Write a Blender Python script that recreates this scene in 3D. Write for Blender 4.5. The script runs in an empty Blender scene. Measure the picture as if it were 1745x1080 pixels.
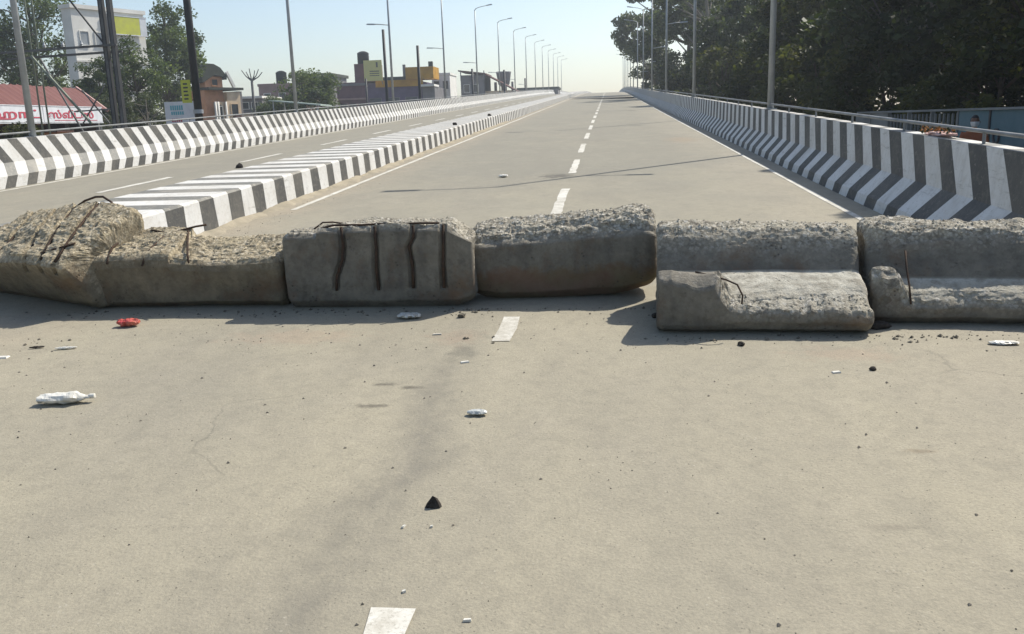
import bpy, bmesh, math, random
import numpy as np
from mathutils import Vector, Matrix, noise

C = bpy.context.scene.collection
sc = bpy.context.scene

# ------------------------------------------------------------------ camera
def mat_from_axes(r, u, f, loc):
    return Matrix(((r[0], u[0], -f[0], loc[0]), (r[1], u[1], -f[1], loc[1]),
                   (r[2], u[2], -f[2], loc[2]), (0, 0, 0, 1)))
F_PX, W_PX = 1500.0, 1745.0
down = Vector((218, 6810, 1500)).normalized()          # plumb line seen through the lens
road_dir = Vector((164.5, -398, 1500)).normalized()    # run of the road
up_c = -down
fwd_c = (road_dir - road_dir.dot(down) * down).normalized()
right_c = fwd_c.cross(up_c)
SLOPE = math.tan(math.asin(-road_dir.dot(down)))       # the ramp climbs about 3.9 %
cam = bpy.data.cameras.new('camera'); cam_o = bpy.data.objects.new('camera', cam); C.objects.link(cam_o)
R = Matrix((right_c, fwd_c, up_c))                     # lens axes -> world axes
r = R @ Vector((1, 0, 0)); u = R @ Vector((0, -1, 0)); f = R @ Vector((0, 0, 1))
cam_o.matrix_world = mat_from_axes(r, u, f, (0, 0, 1.5))
cam.sensor_width = 36; cam.lens = F_PX / W_PX * 36
cam.clip_start = 0.05; cam.clip_end = 3000
sc.camera = cam_o

# ------------------------------------------------------------------ sky, sun, exposure
SUN = Vector((0.61, 0.66, 1.0)).normalized()
w = bpy.data.worlds.new('World'); sc.world = w; w.use_nodes = True
nt = w.node_tree; bg = nt.nodes['Background']
sky = nt.nodes.new('ShaderNodeTexSky'); sky.sky_type = 'NISHITA'; sky.sun_disc = False
sky.sun_elevation = math.asin(SUN.z); sky.sun_rotation = math.atan2(SUN.x, SUN.y)
sky.air_density = 1.0; sky.dust_density = 1.4; sky.ozone_density = 0.9
nt.links.new(sky.outputs[0], bg.inputs[0]); bg.inputs[1].default_value = 0.138
sun = bpy.data.lights.new('sun', 'SUN'); sun.energy = 5.0; sun.angle = math.radians(0.55)
sun.color = (1.0, 0.95, 0.86)
sun_o = bpy.data.objects.new('sun', sun); C.objects.link(sun_o)
sun_o.rotation_euler = SUN.to_track_quat('Z', 'Y').to_euler(); sun_o.location = (20, 20, 60)
sc.view_settings.view_transform = 'Standard'; sc.view_settings.look = 'None'
sc.view_settings.gamma = 1; sc.view_settings.use_curve_mapping = False
sc.view_settings.exposure = 0.22

# ------------------------------------------------------------------ helpers
ZG = -0.35                                              # street level beside the ramp
def zr(y):                                              # height of the ramp surface
    if y < -9: return SLOPE * -9
    z = SLOPE * y
    if y > 130: z -= (y - 130) ** 2 / 12000.0
    return z

def tag(o, label=None, cat=None, group=None, kind=None):
    if label: o['label'] = label
    if cat: o['category'] = cat
    if group: o['group'] = group
    if kind: o['kind'] = kind
    return o
def empty(name, loc, rot=(0, 0, 0), label=None, cat=None, group=None):
    o = bpy.data.objects.new(name, None); C.objects.link(o)
    o.location = loc; o.rotation_euler = rot; o.empty_display_size = 0.2
    return tag(o, label, cat, group)

class MB:
    def __init__(s): s.v = []; s.f = []; s.m = []
    def add(s, vs, fs, mi=0):
        b = len(s.v); s.v += [tuple(x) for x in vs]
        for q in fs: s.f.append(tuple(b + i for i in q)); s.m.append(mi)
        return s
    def box(s, x0, x1, y0, y1, z0, z1, mi=0):
        return s.add([(x0,y0,z0),(x1,y0,z0),(x1,y1,z0),(x0,y1,z0),(x0,y0,z1),(x1,y0,z1),(x1,y1,z1),(x0,y1,z1)],
              [(0,3,2,1),(4,5,6,7),(0,1,5,4),(1,2,6,5),(2,3,7,6),(3,0,4,7)], mi)
    def bar(s, a, b, wx, wz=None, mi=0):                # square bar from a to b
        a, b = Vector(a), Vector(b); d = (b - a).normalized(); wz = wz or wx
        h = Vector((0,0,1)) if abs(d.z) < .9 else Vector((0,1,0))
        p = d.cross(h).normalized(); q = p.cross(d)
        vs = [e + p*sx*wx/2 + q*sz*wz/2 for e in (a, b) for sx, sz in ((-1,-1),(1,-1),(1,1),(-1,1))]
        return s.add(vs, [(0,1,2,3),(7,6,5,4),(0,4,5,1),(1,5,6,2),(2,6,7,3),(3,7,4,0)], mi)
    def tube(s, pts, rad, n=10, mi=0):
        pts = [Vector(p) for p in pts]
        if not hasattr(rad, '__len__'): rad = [rad] * len(pts)
        vs = []; fs = []; ref = None
        for i, p in enumerate(pts):
            d = (pts[min(i+1, len(pts)-1)] - pts[max(i-1, 0)]).normalized()
            if ref is None: ref = Vector((1,0,0)) if abs(d.x) < .8 else Vector((0,1,0))
            a = (ref - d * ref.dot(d)).normalized(); b = d.cross(a); ref = a
            for k in range(n):
                t = 2*math.pi*k/n; vs.append(p + (a*math.cos(t) + b*math.sin(t)) * rad[i])
        for i in range(len(pts)-1):
            for k in range(n):
                fs.append((i*n+k, i*n+(k+1)%n, (i+1)*n+(k+1)%n, (i+1)*n+k))
        fs.append(tuple(range(n-1, -1, -1))); fs.append(tuple(range((len(pts)-1)*n, len(pts)*n)))
        return s.add(vs, fs, mi)
    def lathe(s, prof, n=20, c=(0,0,0), mi=0):          # prof: (radius, z)
        vs = [(c[0]+r_*math.cos(2*math.pi*k/n), c[1]+r_*math.sin(2*math.pi*k/n), c[2]+z_) for r_, z_ in prof for k in range(n)]
        fs = [(i*n+k, i*n+(k+1)%n, (i+1)*n+(k+1)%n, (i+1)*n+k) for i in range(len(prof)-1) for k in range(n)]
        fs += [tuple(range(n-1,-1,-1)), tuple(range((len(prof)-1)*n, len(prof)*n))]
        return s.add(vs, fs, mi)
    def build(s, name, mats, parent=None, smooth=False, loc=None):
        me = bpy.data.meshes.new(name); me.from_pydata(s.v, [], s.f)
        for m in (mats if isinstance(mats, (list, tuple)) else [mats]): me.materials.append(m)
        me.polygons.foreach_set('material_index', s.m)
        bm = bmesh.new(); bm.from_mesh(me); bmesh.ops.recalc_face_normals(bm, faces=bm.faces); bm.to_mesh(me); bm.free()
        if smooth: me.polygons.foreach_set('use_smooth', [True]*len(me.polygons))
        me.update()
        o = bpy.data.objects.new(name, me); C.objects.link(o)
        if parent: o.parent = parent
        if loc: o.location = loc
        return o
def copy_tree(o, parent=None):
    c = o.copy(); C.objects.link(c); c.parent = parent
    for ch in list(o.children): copy_tree(ch, c)
    return c

# ------------------------------------------------------------------ materials
def lin(c): return tuple(((x/255)/12.92 if x/255 <= .04045 else ((x/255+.055)/1.055)**2.4) for x in c) + (1,)
class NB:
    """small node builder"""
    def __init__(s, name):
        s.mat = bpy.data.materials.new(name); s.mat.use_nodes = True; s.t = s.mat.node_tree
        s.p = s.t.nodes['Principled BSDF']; s.g = None
    def n(s, typ, **kw):
        k = s.t.nodes.new(typ)
        for a, v in kw.items():
            if a.startswith('_'): setattr(k, a[1:], v)
            else: k.inputs[a.replace('__', ' ')].default_value = v
        return k
    def l(s, a, b): s.t.links.new(a, b)
    def pos(s):
        if s.g is None: s.g = s.t.nodes.new('ShaderNodeNewGeometry')
        return s.g.outputs['Position']
    def obj(s): return s.t.nodes.new('ShaderNodeTexCoord').outputs['Object']
    def noise(s, vec, scale, detail=4, rough=.6, lo=.35, hi=.65):
        k = s.n('ShaderNodeTexNoise', Scale=scale, Detail=detail, Roughness=rough); s.l(vec, k.inputs['Vector'])
        return s.ramp(k.outputs['Fac'], lo, hi)
    def ramp(s, fac, lo, hi, a=0., b=1.):
        k = s.n('ShaderNodeMapRange'); k.inputs['From Min'].default_value = lo; k.inputs['From Max'].default_value = hi
        k.inputs['To Min'].default_value = a; k.inputs['To Max'].default_value = b
        s.l(fac, k.inputs['Value']); return k.outputs[0]
    def mix(s, fac, a, b, mode='MIX'):
        k = s.t.nodes.new('ShaderNodeMix'); k.data_type = 'RGBA'; k.blend_type = mode
        for val, i in ((fac, 0), (a, 6), (b, 7)):
            if hasattr(val, 'is_output'): s.l(val, k.inputs[i])
            else: k.inputs[i].default_value = val
        return k.outputs[2]
    def math(s, op, a, b=0.):
        k = s.t.nodes.new('ShaderNodeMath'); k.operation = op
        for i, val in enumerate((a, b)):
            if hasattr(val, 'is_output'): s.l(val, k.inputs[i])
            else: k.inputs[i].default_value = val
        return k.outputs[0]
    def scale(s, vec, v):
        k = s.t.nodes.new('ShaderNodeVectorMath'); k.operation = 'MULTIPLY'; s.l(vec, k.inputs[0]); k.inputs[1].default_value = v
        return k.outputs[0]
    def bump(s, h, strength=.3, dist=.01):
        k = s.n('ShaderNodeBump', Strength=strength, Distance=dist); s.l(h, k.inputs['Height']); s.l(k.outputs[0], s.p.inputs['Normal'])
    def done(s, col, rough=.8, spec=.3, metal=0.):
        if hasattr(col, 'is_output'): s.l(col, s.p.inputs['Base Color'])
        else: s.p.inputs['Base Color'].default_value = col
        s.p.inputs['Roughness'].default_value = rough; s.p.inputs['Specular IOR Level'].default_value = spec
        s.p.inputs['Metallic'].default_value = metal
        return s.mat

def g3(a, b=None, c=None): return (a, a if b is None else b, a if c is None else c, 1)
def mat_plain(name, col, col2=None, scale=3., rough=.7, spec=.3, metal=0., grain=None):
    b = NB(name); v = b.obj()
    col2 = col2 or tuple(x*.78 for x in col[:3]) + (1,)
    m = b.mix(b.noise(v, scale, 5), col, col2)
    if grain: b.bump(b.noise(v, grain, 3), .3, .01)
    return b.done(m, rough, spec, metal)

def mat_paint(name, col, dust=(.36,.32,.25,1), wear=.3, streak=True):
    b = NB(name); v = b.pos()
    big = b.noise(v, 1.3, 5, .65, .45, .75)
    fine = b.noise(v, 14, 5, .7, .5, .72)
    c = b.mix(b.math('MULTIPLY', big, wear), col, dust)
    scuff = b.noise(b.scale(v, (6, 1.1, 9)), 2.2, 5, .75, .58, .70)
    c = b.mix(b.math('MULTIPLY', scuff, .5), c, (.20,.19,.165,1))
    chips = b.noise(v, 26, 4, .7, .64, .68)
    c = b.mix(b.math('MULTIPLY', chips, .7), c, (.27,.255,.22,1))
    c = b.mix(b.math('MULTIPLY', fine, wear*.9), c, dust)
    if streak:                                          # rain streaks run down the face
        st = b.noise(b.scale(v, (5, 9, .9)), 1.6, 4, .6, .5, .8)
        c = b.mix(b.math('MULTIPLY', st, .35), c, tuple(x*.45+.02 for x in col[:3])+(1,))
    b.bump(b.noise(v, 45, 4, .7, .3, .7), .25, .006)
    return b.done(c, .75, .25)
M = {}
M['white'] = mat_paint('white_paint', g3(.64,.64,.62), wear=.4)
M['white_top'] = mat_paint('trodden_white_paint', g3(.62,.61,.57), wear=.55, streak=False)
M['black_top'] = mat_paint('trodden_black_paint', g3(.16,.158,.14), dust=(.38,.35,.29,1), wear=.8, streak=False)
M['black'] = mat_paint('black_paint', g3(.080,.080,.077), dust=(.22,.205,.17,1), wear=.5)
M['black_dust'] = mat_paint('dusty_black_paint', g3(.20,.20,.185), dust=(.38,.36,.31,1), wear=.8, streak=False)
M['galv'] = mat_plain('galvanised_steel', g3(.42,.44,.45), g3(.33,.35,.36), 4, .5, .5, .35)
M['rail'] = mat_plain('weathered_rail', g3(.24,.25,.25), g3(.15,.155,.15), 3, .6, .4, .2)
M['dark_steel'] = mat_plain('dark_steel', g3(.022,.024,.026), g3(.035,.035,.035), 4, .6, .4)
M['rust'] = mat_plain('rusted_bar', (.040,.028,.021,1), (.075,.045,.028,1), 30, .85, .2, 0, 80)
M['pipe'] = mat_plain('painted_pipe', (.24,.27,.21,1), (.16,.18,.14,1), 3, .7)
M['grey_pole'] = mat_plain('weathered_pole', g3(.17,.17,.165), g3(.10,.10,.095), 3, .8)

def mat_road():
    b = NB('dusty_road'); v = b.pos()
    sep = b.n('ShaderNodeSeparateXYZ'); b.l(v, sep.inputs[0]); X, Y = sep.outputs[0], sep.outputs[1]
    near = (.372,.335,.246,1); far = (.278,.262,.208,1)
    fy = b.math('ADD', b.ramp(Y, 7, 17), b.ramp(b.noise(v, .6, 4, .6, .3, .7), 0, 1, -.25, .25))
    c = b.mix(b.ramp(fy, 0, 1), near, far)
    # big blotches of dust, stretched along the traffic
    blot = b.noise(b.scale(v, (1.1, .45, 1)), .9, 5, .6, .38, .68)
    c = b.mix(b.math('MULTIPLY', blot, .38), c, (.215,.200,.168,1))
    blot2 = b.noise(b.scale(v, (2.3, 1.6, 1)), 1.1, 6, .7, .5, .8)
    c = b.mix(b.math('MULTIPLY', blot2, .35), c, (.42,.375,.290,1))
    # dusty verge to the right and at the median foot
    edge = b.math('MULTIPLY', b.ramp(X, 1.2, 2.9), b.noise(v, .9, 4, .6, .25, .6))
    c = b.mix(b.math('MULTIPLY', edge, .55), c, (.44,.385,.295,1))
    edge2 = b.math('MULTIPLY', b.ramp(b.math('ABSOLUTE', b.math('ADD', X, 4.35)), .9, .05), b.noise(v, 1.7, 5, .65, .3, .6))
    c = b.mix(b.math('MULTIPLY', edge2, .6), c, (.40,.335,.245,1))
    # darker wheel path left of the lane line
    tr = b.math('ADD', X, b.math('MULTIPLY', Y, -.012)); tr = b.math('ADD', tr, b.ramp(b.noise(v, 1.3, 4, .6, .3, .7), 0, 1, -.10, .10)); tr = b.math('ABSOLUTE', b.math('ADD', tr, .93))
    trk = b.math('MULTIPLY', b.ramp(tr, .22, .02), b.noise(b.scale(v, (1.5, .8, 1)), 2.2, 5, .7, .35, .62))
    trk = b.math('MULTIPLY', trk, b.ramp(Y, 6.2, 4.2))
    c = b.mix(b.math('MULTIPLY', trk, .58), c, (.150,.142,.122,1))
    # stains and smears with a shape of their own
    for px, py, rx, ry, k, col in ((-.88,15.2,.36,.42,.8,(.085,.08,.07,1)), (-1.17,4.05,.10,.035,.75,(.10,.09,.07,1)),
                            (-1.17,4.37,.075,.03,.8,(.10,.09,.07,1)), (-1.04,4.32,.08,.03,.8,(.10,.09,.07,1)),
                            (1.27,3.55,.075,.03,.55,(.19,.14,.085,1)), (-.95,5.25,.20,.20,.35,(.33,.23,.165,1)),
                            (-.86,4.95,.10,.18,.5,(.12,.115,.095,1)), (-2.0,5.3,.5,.2,.3,(.36,.25,.18,1)),
                            (1.3,4.9,.35,.15,.3,(.40,.28,.2,1)), (1.9,24.,.5,1.4,.5,(.33,.25,.17,1)), (.95,2.9,.12,.03,.35,(.16,.14,.11,1))):
        dx = b.math('MULTIPLY', b.math('ADD', X, -px), 1/rx); dy = b.math('MULTIPLY', b.math('ADD', Y, -py), 1/ry)
        d = b.math('SQRT', b.math('ADD', b.math('MULTIPLY', dx, dx), b.math('MULTIPLY', dy, dy)))
        d = b.math('ADD', d, b.ramp(b.noise(v, 9, 4, .7, .3, .7), 0, 1, -.55, .55))
        c = b.mix(b.math('MULTIPLY', b.ramp(d, 1.05, .35), k), c, col)
    # hairline cracks
    wv = b.n('ShaderNodeTexVoronoi', Scale=.55); wv.feature = 'DISTANCE_TO_EDGE'
    warp = b.n('ShaderNodeTexNoise', Scale=1.8, Detail=5); b.l(v, warp.inputs['Vector'])
    vm = b.t.nodes.new('ShaderNodeVectorMath'); vm.operation = 'ADD'; b.l(v, vm.inputs[0]); b.l(b.scale(warp.outputs['Color'], (.9,.9,0)), vm.inputs[1])
    b.l(vm.outputs[0], wv.inputs['Vector'])
    crack = b.math('MULTIPLY', b.ramp(wv.outputs['Distance'], .006, .0), b.noise(v, .7, 3, .5, .55, .68))
    c = b.mix(b.math('MULTIPLY', crack, .45), c, (.10,.095,.08,1))
    # aggregate grains
    fine = b.noise(v, 95, 3, .75, .38, .64)
    c = b.mix(b.math('MULTIPLY', fine, .34), c, (.165,.152,.12,1))
    mot = b.noise(v, 13, 6, .72, .46, .66)
    c = b.mix(b.math('MULTIPLY', mot, .24), c, (.17,.158,.125,1))
    mot2 = b.noise(b.scale(v, (1, .6, 1)), 4.5, 6, .75, .5, .70)
    c = b.mix(b.math('MULTIPLY', mot2, .26), c, (.19,.175,.14,1))
    vo = b.n('ShaderNodeTexVoronoi', Scale=55.); b.l(v, vo.inputs['Vector'])
    sp = b.math('MULTIPLY', b.ramp(vo.outputs['Distance'], .22, .10), b.noise(v, 17, 3, .6, .50, .60))
    c = b.mix(b.math('MULTIPLY', sp, .75), c, (.115,.105,.085,1))
    vo2 = b.n('ShaderNodeTexVoronoi', Scale=34.); b.l(v, vo2.inputs['Vector'])
    sp2 = b.math('MULTIPLY', b.ramp(vo2.outputs['Distance'], .20, .08), b.noise(v, 6, 3, .6, .55, .66))
    c = b.mix(b.math('MULTIPLY', sp2, .5), c, (.47,.43,.35,1))
    h = b.math('ADD', b.noise(v, 70, 4, .7, .3, .7), b.math('MULTIPLY', b.noise(v, 6, 4, .6, .3, .7), 1.2))
    b.bump(h, .35, .006)
    return b.done(c, .9, .2)
M['road'] = mat_road()
def mat_roadpaint():
    b = NB('road_paint'); v = b.pos()
    c = b.mix(b.noise(v, 7, 5, .7, .45, .75), g3(.66,.64,.57), (.40,.37,.30,1))
    c = b.mix(b.math('MULTIPLY', b.noise(v, 60, 4, .75, .5, .66), .7), c, (.30,.275,.22,1))
    c = b.mix(b.math('MULTIPLY', b.noise(v, 2.4, 5, .7, .45, .68), .6), c, (.34,.31,.245,1))
    return b.done(c, .8, .2)
M['road_paint'] = mat_roadpaint()
M['joint'] = mat_plain('joint_rubber', g3(.035), g3(.06), 3, .8)
M['ground'] = mat_plain('street_dirt', (.20,.165,.115,1), (.12,.10,.075,1), .15, .95, .1)
M['retain'] = mat_plain('retaining_concrete', g3(.30,.29,.27), g3(.2,.195,.18), .5, .9)

def mat_concrete(name, tint=(1,1,1), soil=0.):
    b = NB(name); v = b.obj()
    at = b.n('ShaderNodeAttribute'); at.attribute_name = 'broken'; brk = at.outputs['Fac']
    t = lambda c: tuple(c[i]*tint[i] for i in range(3)) + (1,)
    smooth = b.mix(b.noise(v, 3.4, 6, .7, .38, .64), t((.225,.205,.165)), t((.12,.11,.09)))
    smooth = b.mix(b.math('MULTIPLY', b.noise(v, 16, 5, .75, .5, .66), .5), smooth, t((.085,.078,.062)))
    smooth = b.mix(b.math('MULTIPLY', b.noise(v, 3, 5, .7, .52, .68), .6), smooth, (.16,.095,.055,1))   # rust brown stains
    smooth = b.mix(b.math('MULTIPLY', b.noise(b.scale(v, (7,7,1)), 1.4, 4, .6, .5, .75), .35), smooth, t((.09,.088,.08)))
    if soil:                                            # old soil stains where the piece lay buried
        sp_ = b.n('ShaderNodeSeparateXYZ'); b.l(v, sp_.inputs[0])
        lv_ = b.math('ADD', sp_.outputs[2], b.ramp(b.noise(v, 3.2, 5, .7, .3, .7), 0, 1, -.09, .09))
        smooth = b.mix(b.math('MULTIPLY', b.ramp(lv_, .26, .20), soil), smooth, b.mix(b.noise(v, 2.2, 4, .6, .4, .6), (.17,.098,.062,1), (.15,.125,.065,1)))
    vo = b.n('ShaderNodeTexVoronoi', Scale=44.); b.l(v, vo.inputs['Vector'])
    rgh = b.mix(b.ramp(vo.outputs['Distance'], .15, .6), t((.62,.575,.465)), t((.40,.36,.28)))
    sv = b.n('ShaderNodeSeparateColor'); b.l(vo.outputs['Color'], sv.inputs[0])
    rgh = b.mix(b.math('MULTIPLY', b.ramp(sv.outputs[0], .72, .9), .7), rgh, t((.20,.18,.145)))
    rgh = b.mix(b.ramp(sv.outputs[1], .8, .95), rgh, t((.66,.62,.53)))
    rgh = b.mix(b.math('MULTIPLY', b.noise(v, 24, 6, .8, .50, .64), .75), rgh, t((.12,.10,.075)))
    rgh = b.mix(b.math('MULTIPLY', b.noise(v, 3.1, 4, .6, .5, .7), .45), rgh, t((.58,.53,.40)))
    c = b.mix(brk, smooth, rgh)
    fr = b.n('ShaderNodeAttribute'); fr.attribute_name = 'ledge_pale'  # ledges get a paler tone than the smooth faces
    pale = b.mix(b.noise(v, 9, 6, .75, .42, .62), t((.58,.555,.465)), t((.33,.305,.245)))
    fm = b.math('MULTIPLY', fr.outputs['Fac'], b.ramp(b.noise(v, 5, 5, .7, .30, .55), 0, 1, .35, .95))
    c = b.mix(fm, c, pale)
    pit = b.n('ShaderNodeTexVoronoi', Scale=30.); b.l(v, pit.inputs['Vector'])
    pits = b.math('MULTIPLY', b.ramp(pit.outputs['Distance'], .28, .1), b.noise(v, 4, 3, .6, .52, .62))
    c = b.mix(b.math('MULTIPLY', pits, .7), c, t((.06,.055,.05)))
    h = b.math('ADD', b.math('MULTIPLY', b.noise(v, 60, 5, .75, .3, .7), b.ramp(brk, 0, 1, .35, 1.6)), b.math('MULTIPLY', pits, -1.))
    b.bump(h, .6, .012)
    return b.done(c, .92, .15)
M['concrete'] = mat_concrete('broken_concrete')
M['concrete_stained'] = mat_concrete('soil_stained_concrete', (1,1,1), .7)
M['concrete_warm'] = mat_concrete('broken_concrete_sandy', (1.03,.96,.83))

# ------------------------------------------------------------------ ground and ramp
gb = MB(); gb.add([(-580,-580,ZG),(580,-580,ZG),(580,580,ZG),(-580,580,ZG)], [(0,1,2,3)])
tag(gb.build('ground', M['ground']), kind='structure')

ys = [-60, -20] + [-9 + .6*i for i in range(60)] + [27 + 3*i for i in range(132)]
XL, XR = -11.75, 3.75
rb = MB(); vs = []; fs = []
for y in ys:
    z = zr(y); vs += [(XL,y,ZG-.3),(XL,y,z)] + [(XL+(XR-XL)*k/10,y,z) for k in range(1,10)] + [(XR,y,z),(XR,y,ZG-.3)]
n = 13
for i in range(len(ys)-1):
    for k in range(n-1): fs.append((i*n+k, (i+1)*n+k, (i+1)*n+k+1, i*n+k+1))
rb.add(vs, fs)
for i, fc in enumerate(rb.f):
    rb.m[i] = 1 if (i % (n-1)) in (0, n-2) else 0
road = rb.build('road', [M['road'], M['retain']]); tag(road, kind='structure')

def strip(name, x0, x1, y0, y1, mat, parent, dz=.004, rag=0.):
    m = MB(); ny = max(1, int((y1-y0)/(.25 if y1 < 30 else 2.5))) ; pts = []
    for i in range(ny+1):
        y = y0 + (y1-y0)*i/ny
        a = rag*(noise.noise((x0*3, y*4, 1))); b_ = rag*(noise.noise((x1*3, y*4, 5)))
        pts += [(x0+a, y, zr(y)+dz), (x1+b_, y, zr(y)+dz)]
    m.add(pts, [(2*i, 2*i+1, 2*i+3, 2*i+2) for i in range(ny)])
    return m.build(name, mat, parent)
dashes = [(.55,2.33),(5.17,5.75),(10.3,13.25),(15.6,18.5),(20.4,23.4),(25.6,28.6),(30.8,33.8),(36,39)] + [(41.2+5.2*i, 44.2+5.2*i) for i in range(26)]
for y0, y1 in dashes: strip('lane_mark', -.71, -.585 if y0 > 6 or y0 < 1 else -.60, y0, y1, M['road_paint'], road, rag=.025)
for i in range(24):
    y0 = 8.2 + 6.1*i; strip('lane_mark', -8.75, -8.61, y0, y0+2.6, M['road_paint'], road, rag=.02)
strip('edge_line', 2.64, 2.71, -8, 200, M['road_paint'], road, rag=.02)
strip('edge_line', -4.28, -4.19, 11.5, 200, M['road_paint'], road, rag=.03)
strip('edge_line', -6.22, -6.12, -8, 200, M['road_paint'], road, rag=.02)
strip('edge_line', -10.98, -10.88, -8, 200, M['road_paint'], road, rag=.02)
M['tree_shade'] = mat_plain('painted_tree_shade', g3(.034,.034,.036), g3(.05,.05,.05), .6, 1., 0.)
pt = MB(); vs = []                                      # tree shade painted as a dark band across the carriageway, wider on the right
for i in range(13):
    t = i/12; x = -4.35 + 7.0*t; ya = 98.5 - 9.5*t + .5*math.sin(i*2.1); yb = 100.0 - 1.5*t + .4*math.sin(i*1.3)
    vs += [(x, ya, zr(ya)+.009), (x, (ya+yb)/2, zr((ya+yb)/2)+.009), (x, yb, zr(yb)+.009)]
pt.add(vs, [(3*i+k, 3*i+3+k, 3*i+4+k, 3*i+1+k) for i in range(12) for k in range(2)]); pt.build('tree_shade_band', M['tree_shade'], road)

# ------------------------------------------------------------------ crash barriers
def barrier(side, toe, step, label, y0, y1, chev):
    prof = [(0,0,1.),(.015,.12,.75),(.20,.40,0),(.255,.86,1.05),(.44,.86,1.05),(.50,0,1.05)]
    if side < 0: prof = [(0,0,.9),(.012,.22,.5),(.17,.45,0),(.23,.88,1.05),(.43,.88,1.05),(.50,0,1.05)]
    m = MB(); k = int((y1-y0)/step); vs = []; rnd = random.Random(5)
    for i in range(k+1):
        j = rnd.uniform(-.02, .02)
        for d, z, c_ in prof:
            y = y0 + i*step + j + c_*chev + rnd.uniform(-.022, .022); vs.append((toe + side*d, y, zr(y) + z))
    n = len(prof)
    m.v = vs
    for i in range(k):
        blk = i % 2
        for q in range(n-1):
            m.f.append((i*n+q, (i+1)*n+q, (i+1)*n+q+1, i*n+q+1))
            top = q in (3, 4)
            m.m.append((3 if top else (2 if (q == 1 and side < 0) else 1)) if blk else (0 if not top else 4))
    m.f += [tuple(range(n)), tuple(range(k*n+n-1, k*n-1, -1))]; m.m += [0, 0]
    root = empty('crash_barrier', (0,0,0), label=label, cat='barrier')
    m.build('barrier_wall', [M['white'], M['black'], M['black_dust'], M['black_dust'], M['white_top']], root)
    rx = toe + side*.34
    pts = [(rx, y, zr(y)+.97) for y in ([y0+i*2.2 for i in range(int((y1-y0)/2.2))])]
    MB().tube(pts, .019, 8).build('handrail', M['rail'], root, True)
    yy = y0 + 1.0
    pm = None
    while yy < min(y1, 140):
        pm2 = MB().tube([(0,0,.84),(0,0,.97)], .016, 6).build('rail_post', M['rail'], root) if pm is None else pm.copy()
        if pm is not None: C.objects.link(pm2); pm2.parent = root
        pm = pm2; pm2.location = (rx, yy, zr(yy)); yy += 2.2
    return root
barrier(1, 2.98, .385, 'long black and white striped crash barrier along the right edge, its road face in shade', -8, 330, .34)
barrier(-1, -11.15, .30, 'long black and white striped crash barrier along the left edge, sunlit on its road face', -8, 330, -.34)

# median kerb
m = MB(); step = .382; k = 640; vs = []; rnd = random.Random(8)
prof = [(-4.55,-.02),(-4.58,.375),(-4.61,.40),(-5.82,.40),(-5.85,.375),(-5.88,-.02)]
for i in range(k+1):
    j = rnd.uniform(-.015,.015)
    for x, z in prof: y = ((7.74, 8.14)[i] if i < 2 else 8.735 + (i-2)*step) + j + rnd.uniform(-.02, .02); vs.append((x, y, zr(y)+z-.0))
n = 6; m.v = vs
for i in range(k):
    for q in range(n-1):
        m.f.append((i*n+q,(i+1)*n+q,(i+1)*n+q+1,i*n+q+1)); top = q in (1,2,3)
        m.m.append((2 if top else 1) if i % 2 == 0 else (3 if top else 0))
m.f += [tuple(range(n)), tuple(range(k*n+n-1, k*n-1, -1))]; m.m += [1, 0]
tag(m.build('median_kerb', [M['white'], M['black'], M['black_top'], M['white_top']]), 'low broad median kerb painted in black and white bands between the two carriageways', 'kerb')

# ------------------------------------------------------------------ street lamps on the barriers
ORD = ['first','second','third','fourth','fifth','sixth','seventh','eighth','ninth','tenth','eleventh','twelfth','thirteenth','fourteenth']
def lamp_parts(root, side):
    # local z = 0 at the road; side +1: stands on the right barrier, arm over the road to the left
    d = -side
    MB().box(-.11,.11,-.11,.11,.861,.885).build('base_plate', M['galv'], root)
    MB().tube([(0,0,.885),(0,0,4.5),(0,0,8.1)], [.068,.056,.042], 12).build('pole', M['galv'], root, True)
    a = MB().tube([(0,0,8.02),(d*.12,0,8.2),(d*.5,0,8.31),(d*1.05,0,8.40)], [.032,.03,.027,.025], 8).build('lamp_arm', M['galv'], root, True)
    lm = MB().add([(d*1.0,-.09,8.37),(d*1.55,-.11,8.44),(d*1.55,.11,8.44),(d*1.0,.09,8.37),
              (d*1.0,-.06,8.43),(d*1.5,-.08,8.52),(d*1.5,.08,8.52),(d*1.0,.06,8.43)],
             [(0,3,2,1),(4,5,6,7),(0,1,5,4),(1,2,6,5),(2,3,7,6),(3,0,4,7)])
    lm.build('luminaire', M['galv'], root)
def low_arm(root, side, z):
    MB().tube([(0,0,z),(side*.45,0,z+.05),(side*.8,0,z+.08)], .024, 8).build('lower_arm', M['galv'], root, True)
    z += .07
    MB().add([(side*.75,-.07,z-.03),(side*1.2,-.08,z-.01),(side*1.2,.08,z-.01),(side*.75,.07,z-.03),
              (side*.75,-.05,z+.03),(side*1.16,-.06,z+.05),(side*1.16,.06,z+.05),(side*.75,.05,z+.03)],
             [(0,3,2,1),(4,5,6,7),(0,1,5,4),(1,2,6,5),(2,3,7,6),(3,0,4,7)]).build('lower_luminaire', M['galv'], root)
left_y = [16.9, 32.4, 47.7, 63.5, 79.5, 96.0, 112, 128, 144, 160, 176, 192, 208, 224]
right_y = [19.2, 36.2, 53.5, 71, 88.5, 106, 123.5, 141, 158.5, 176, 193.5, 211]
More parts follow.
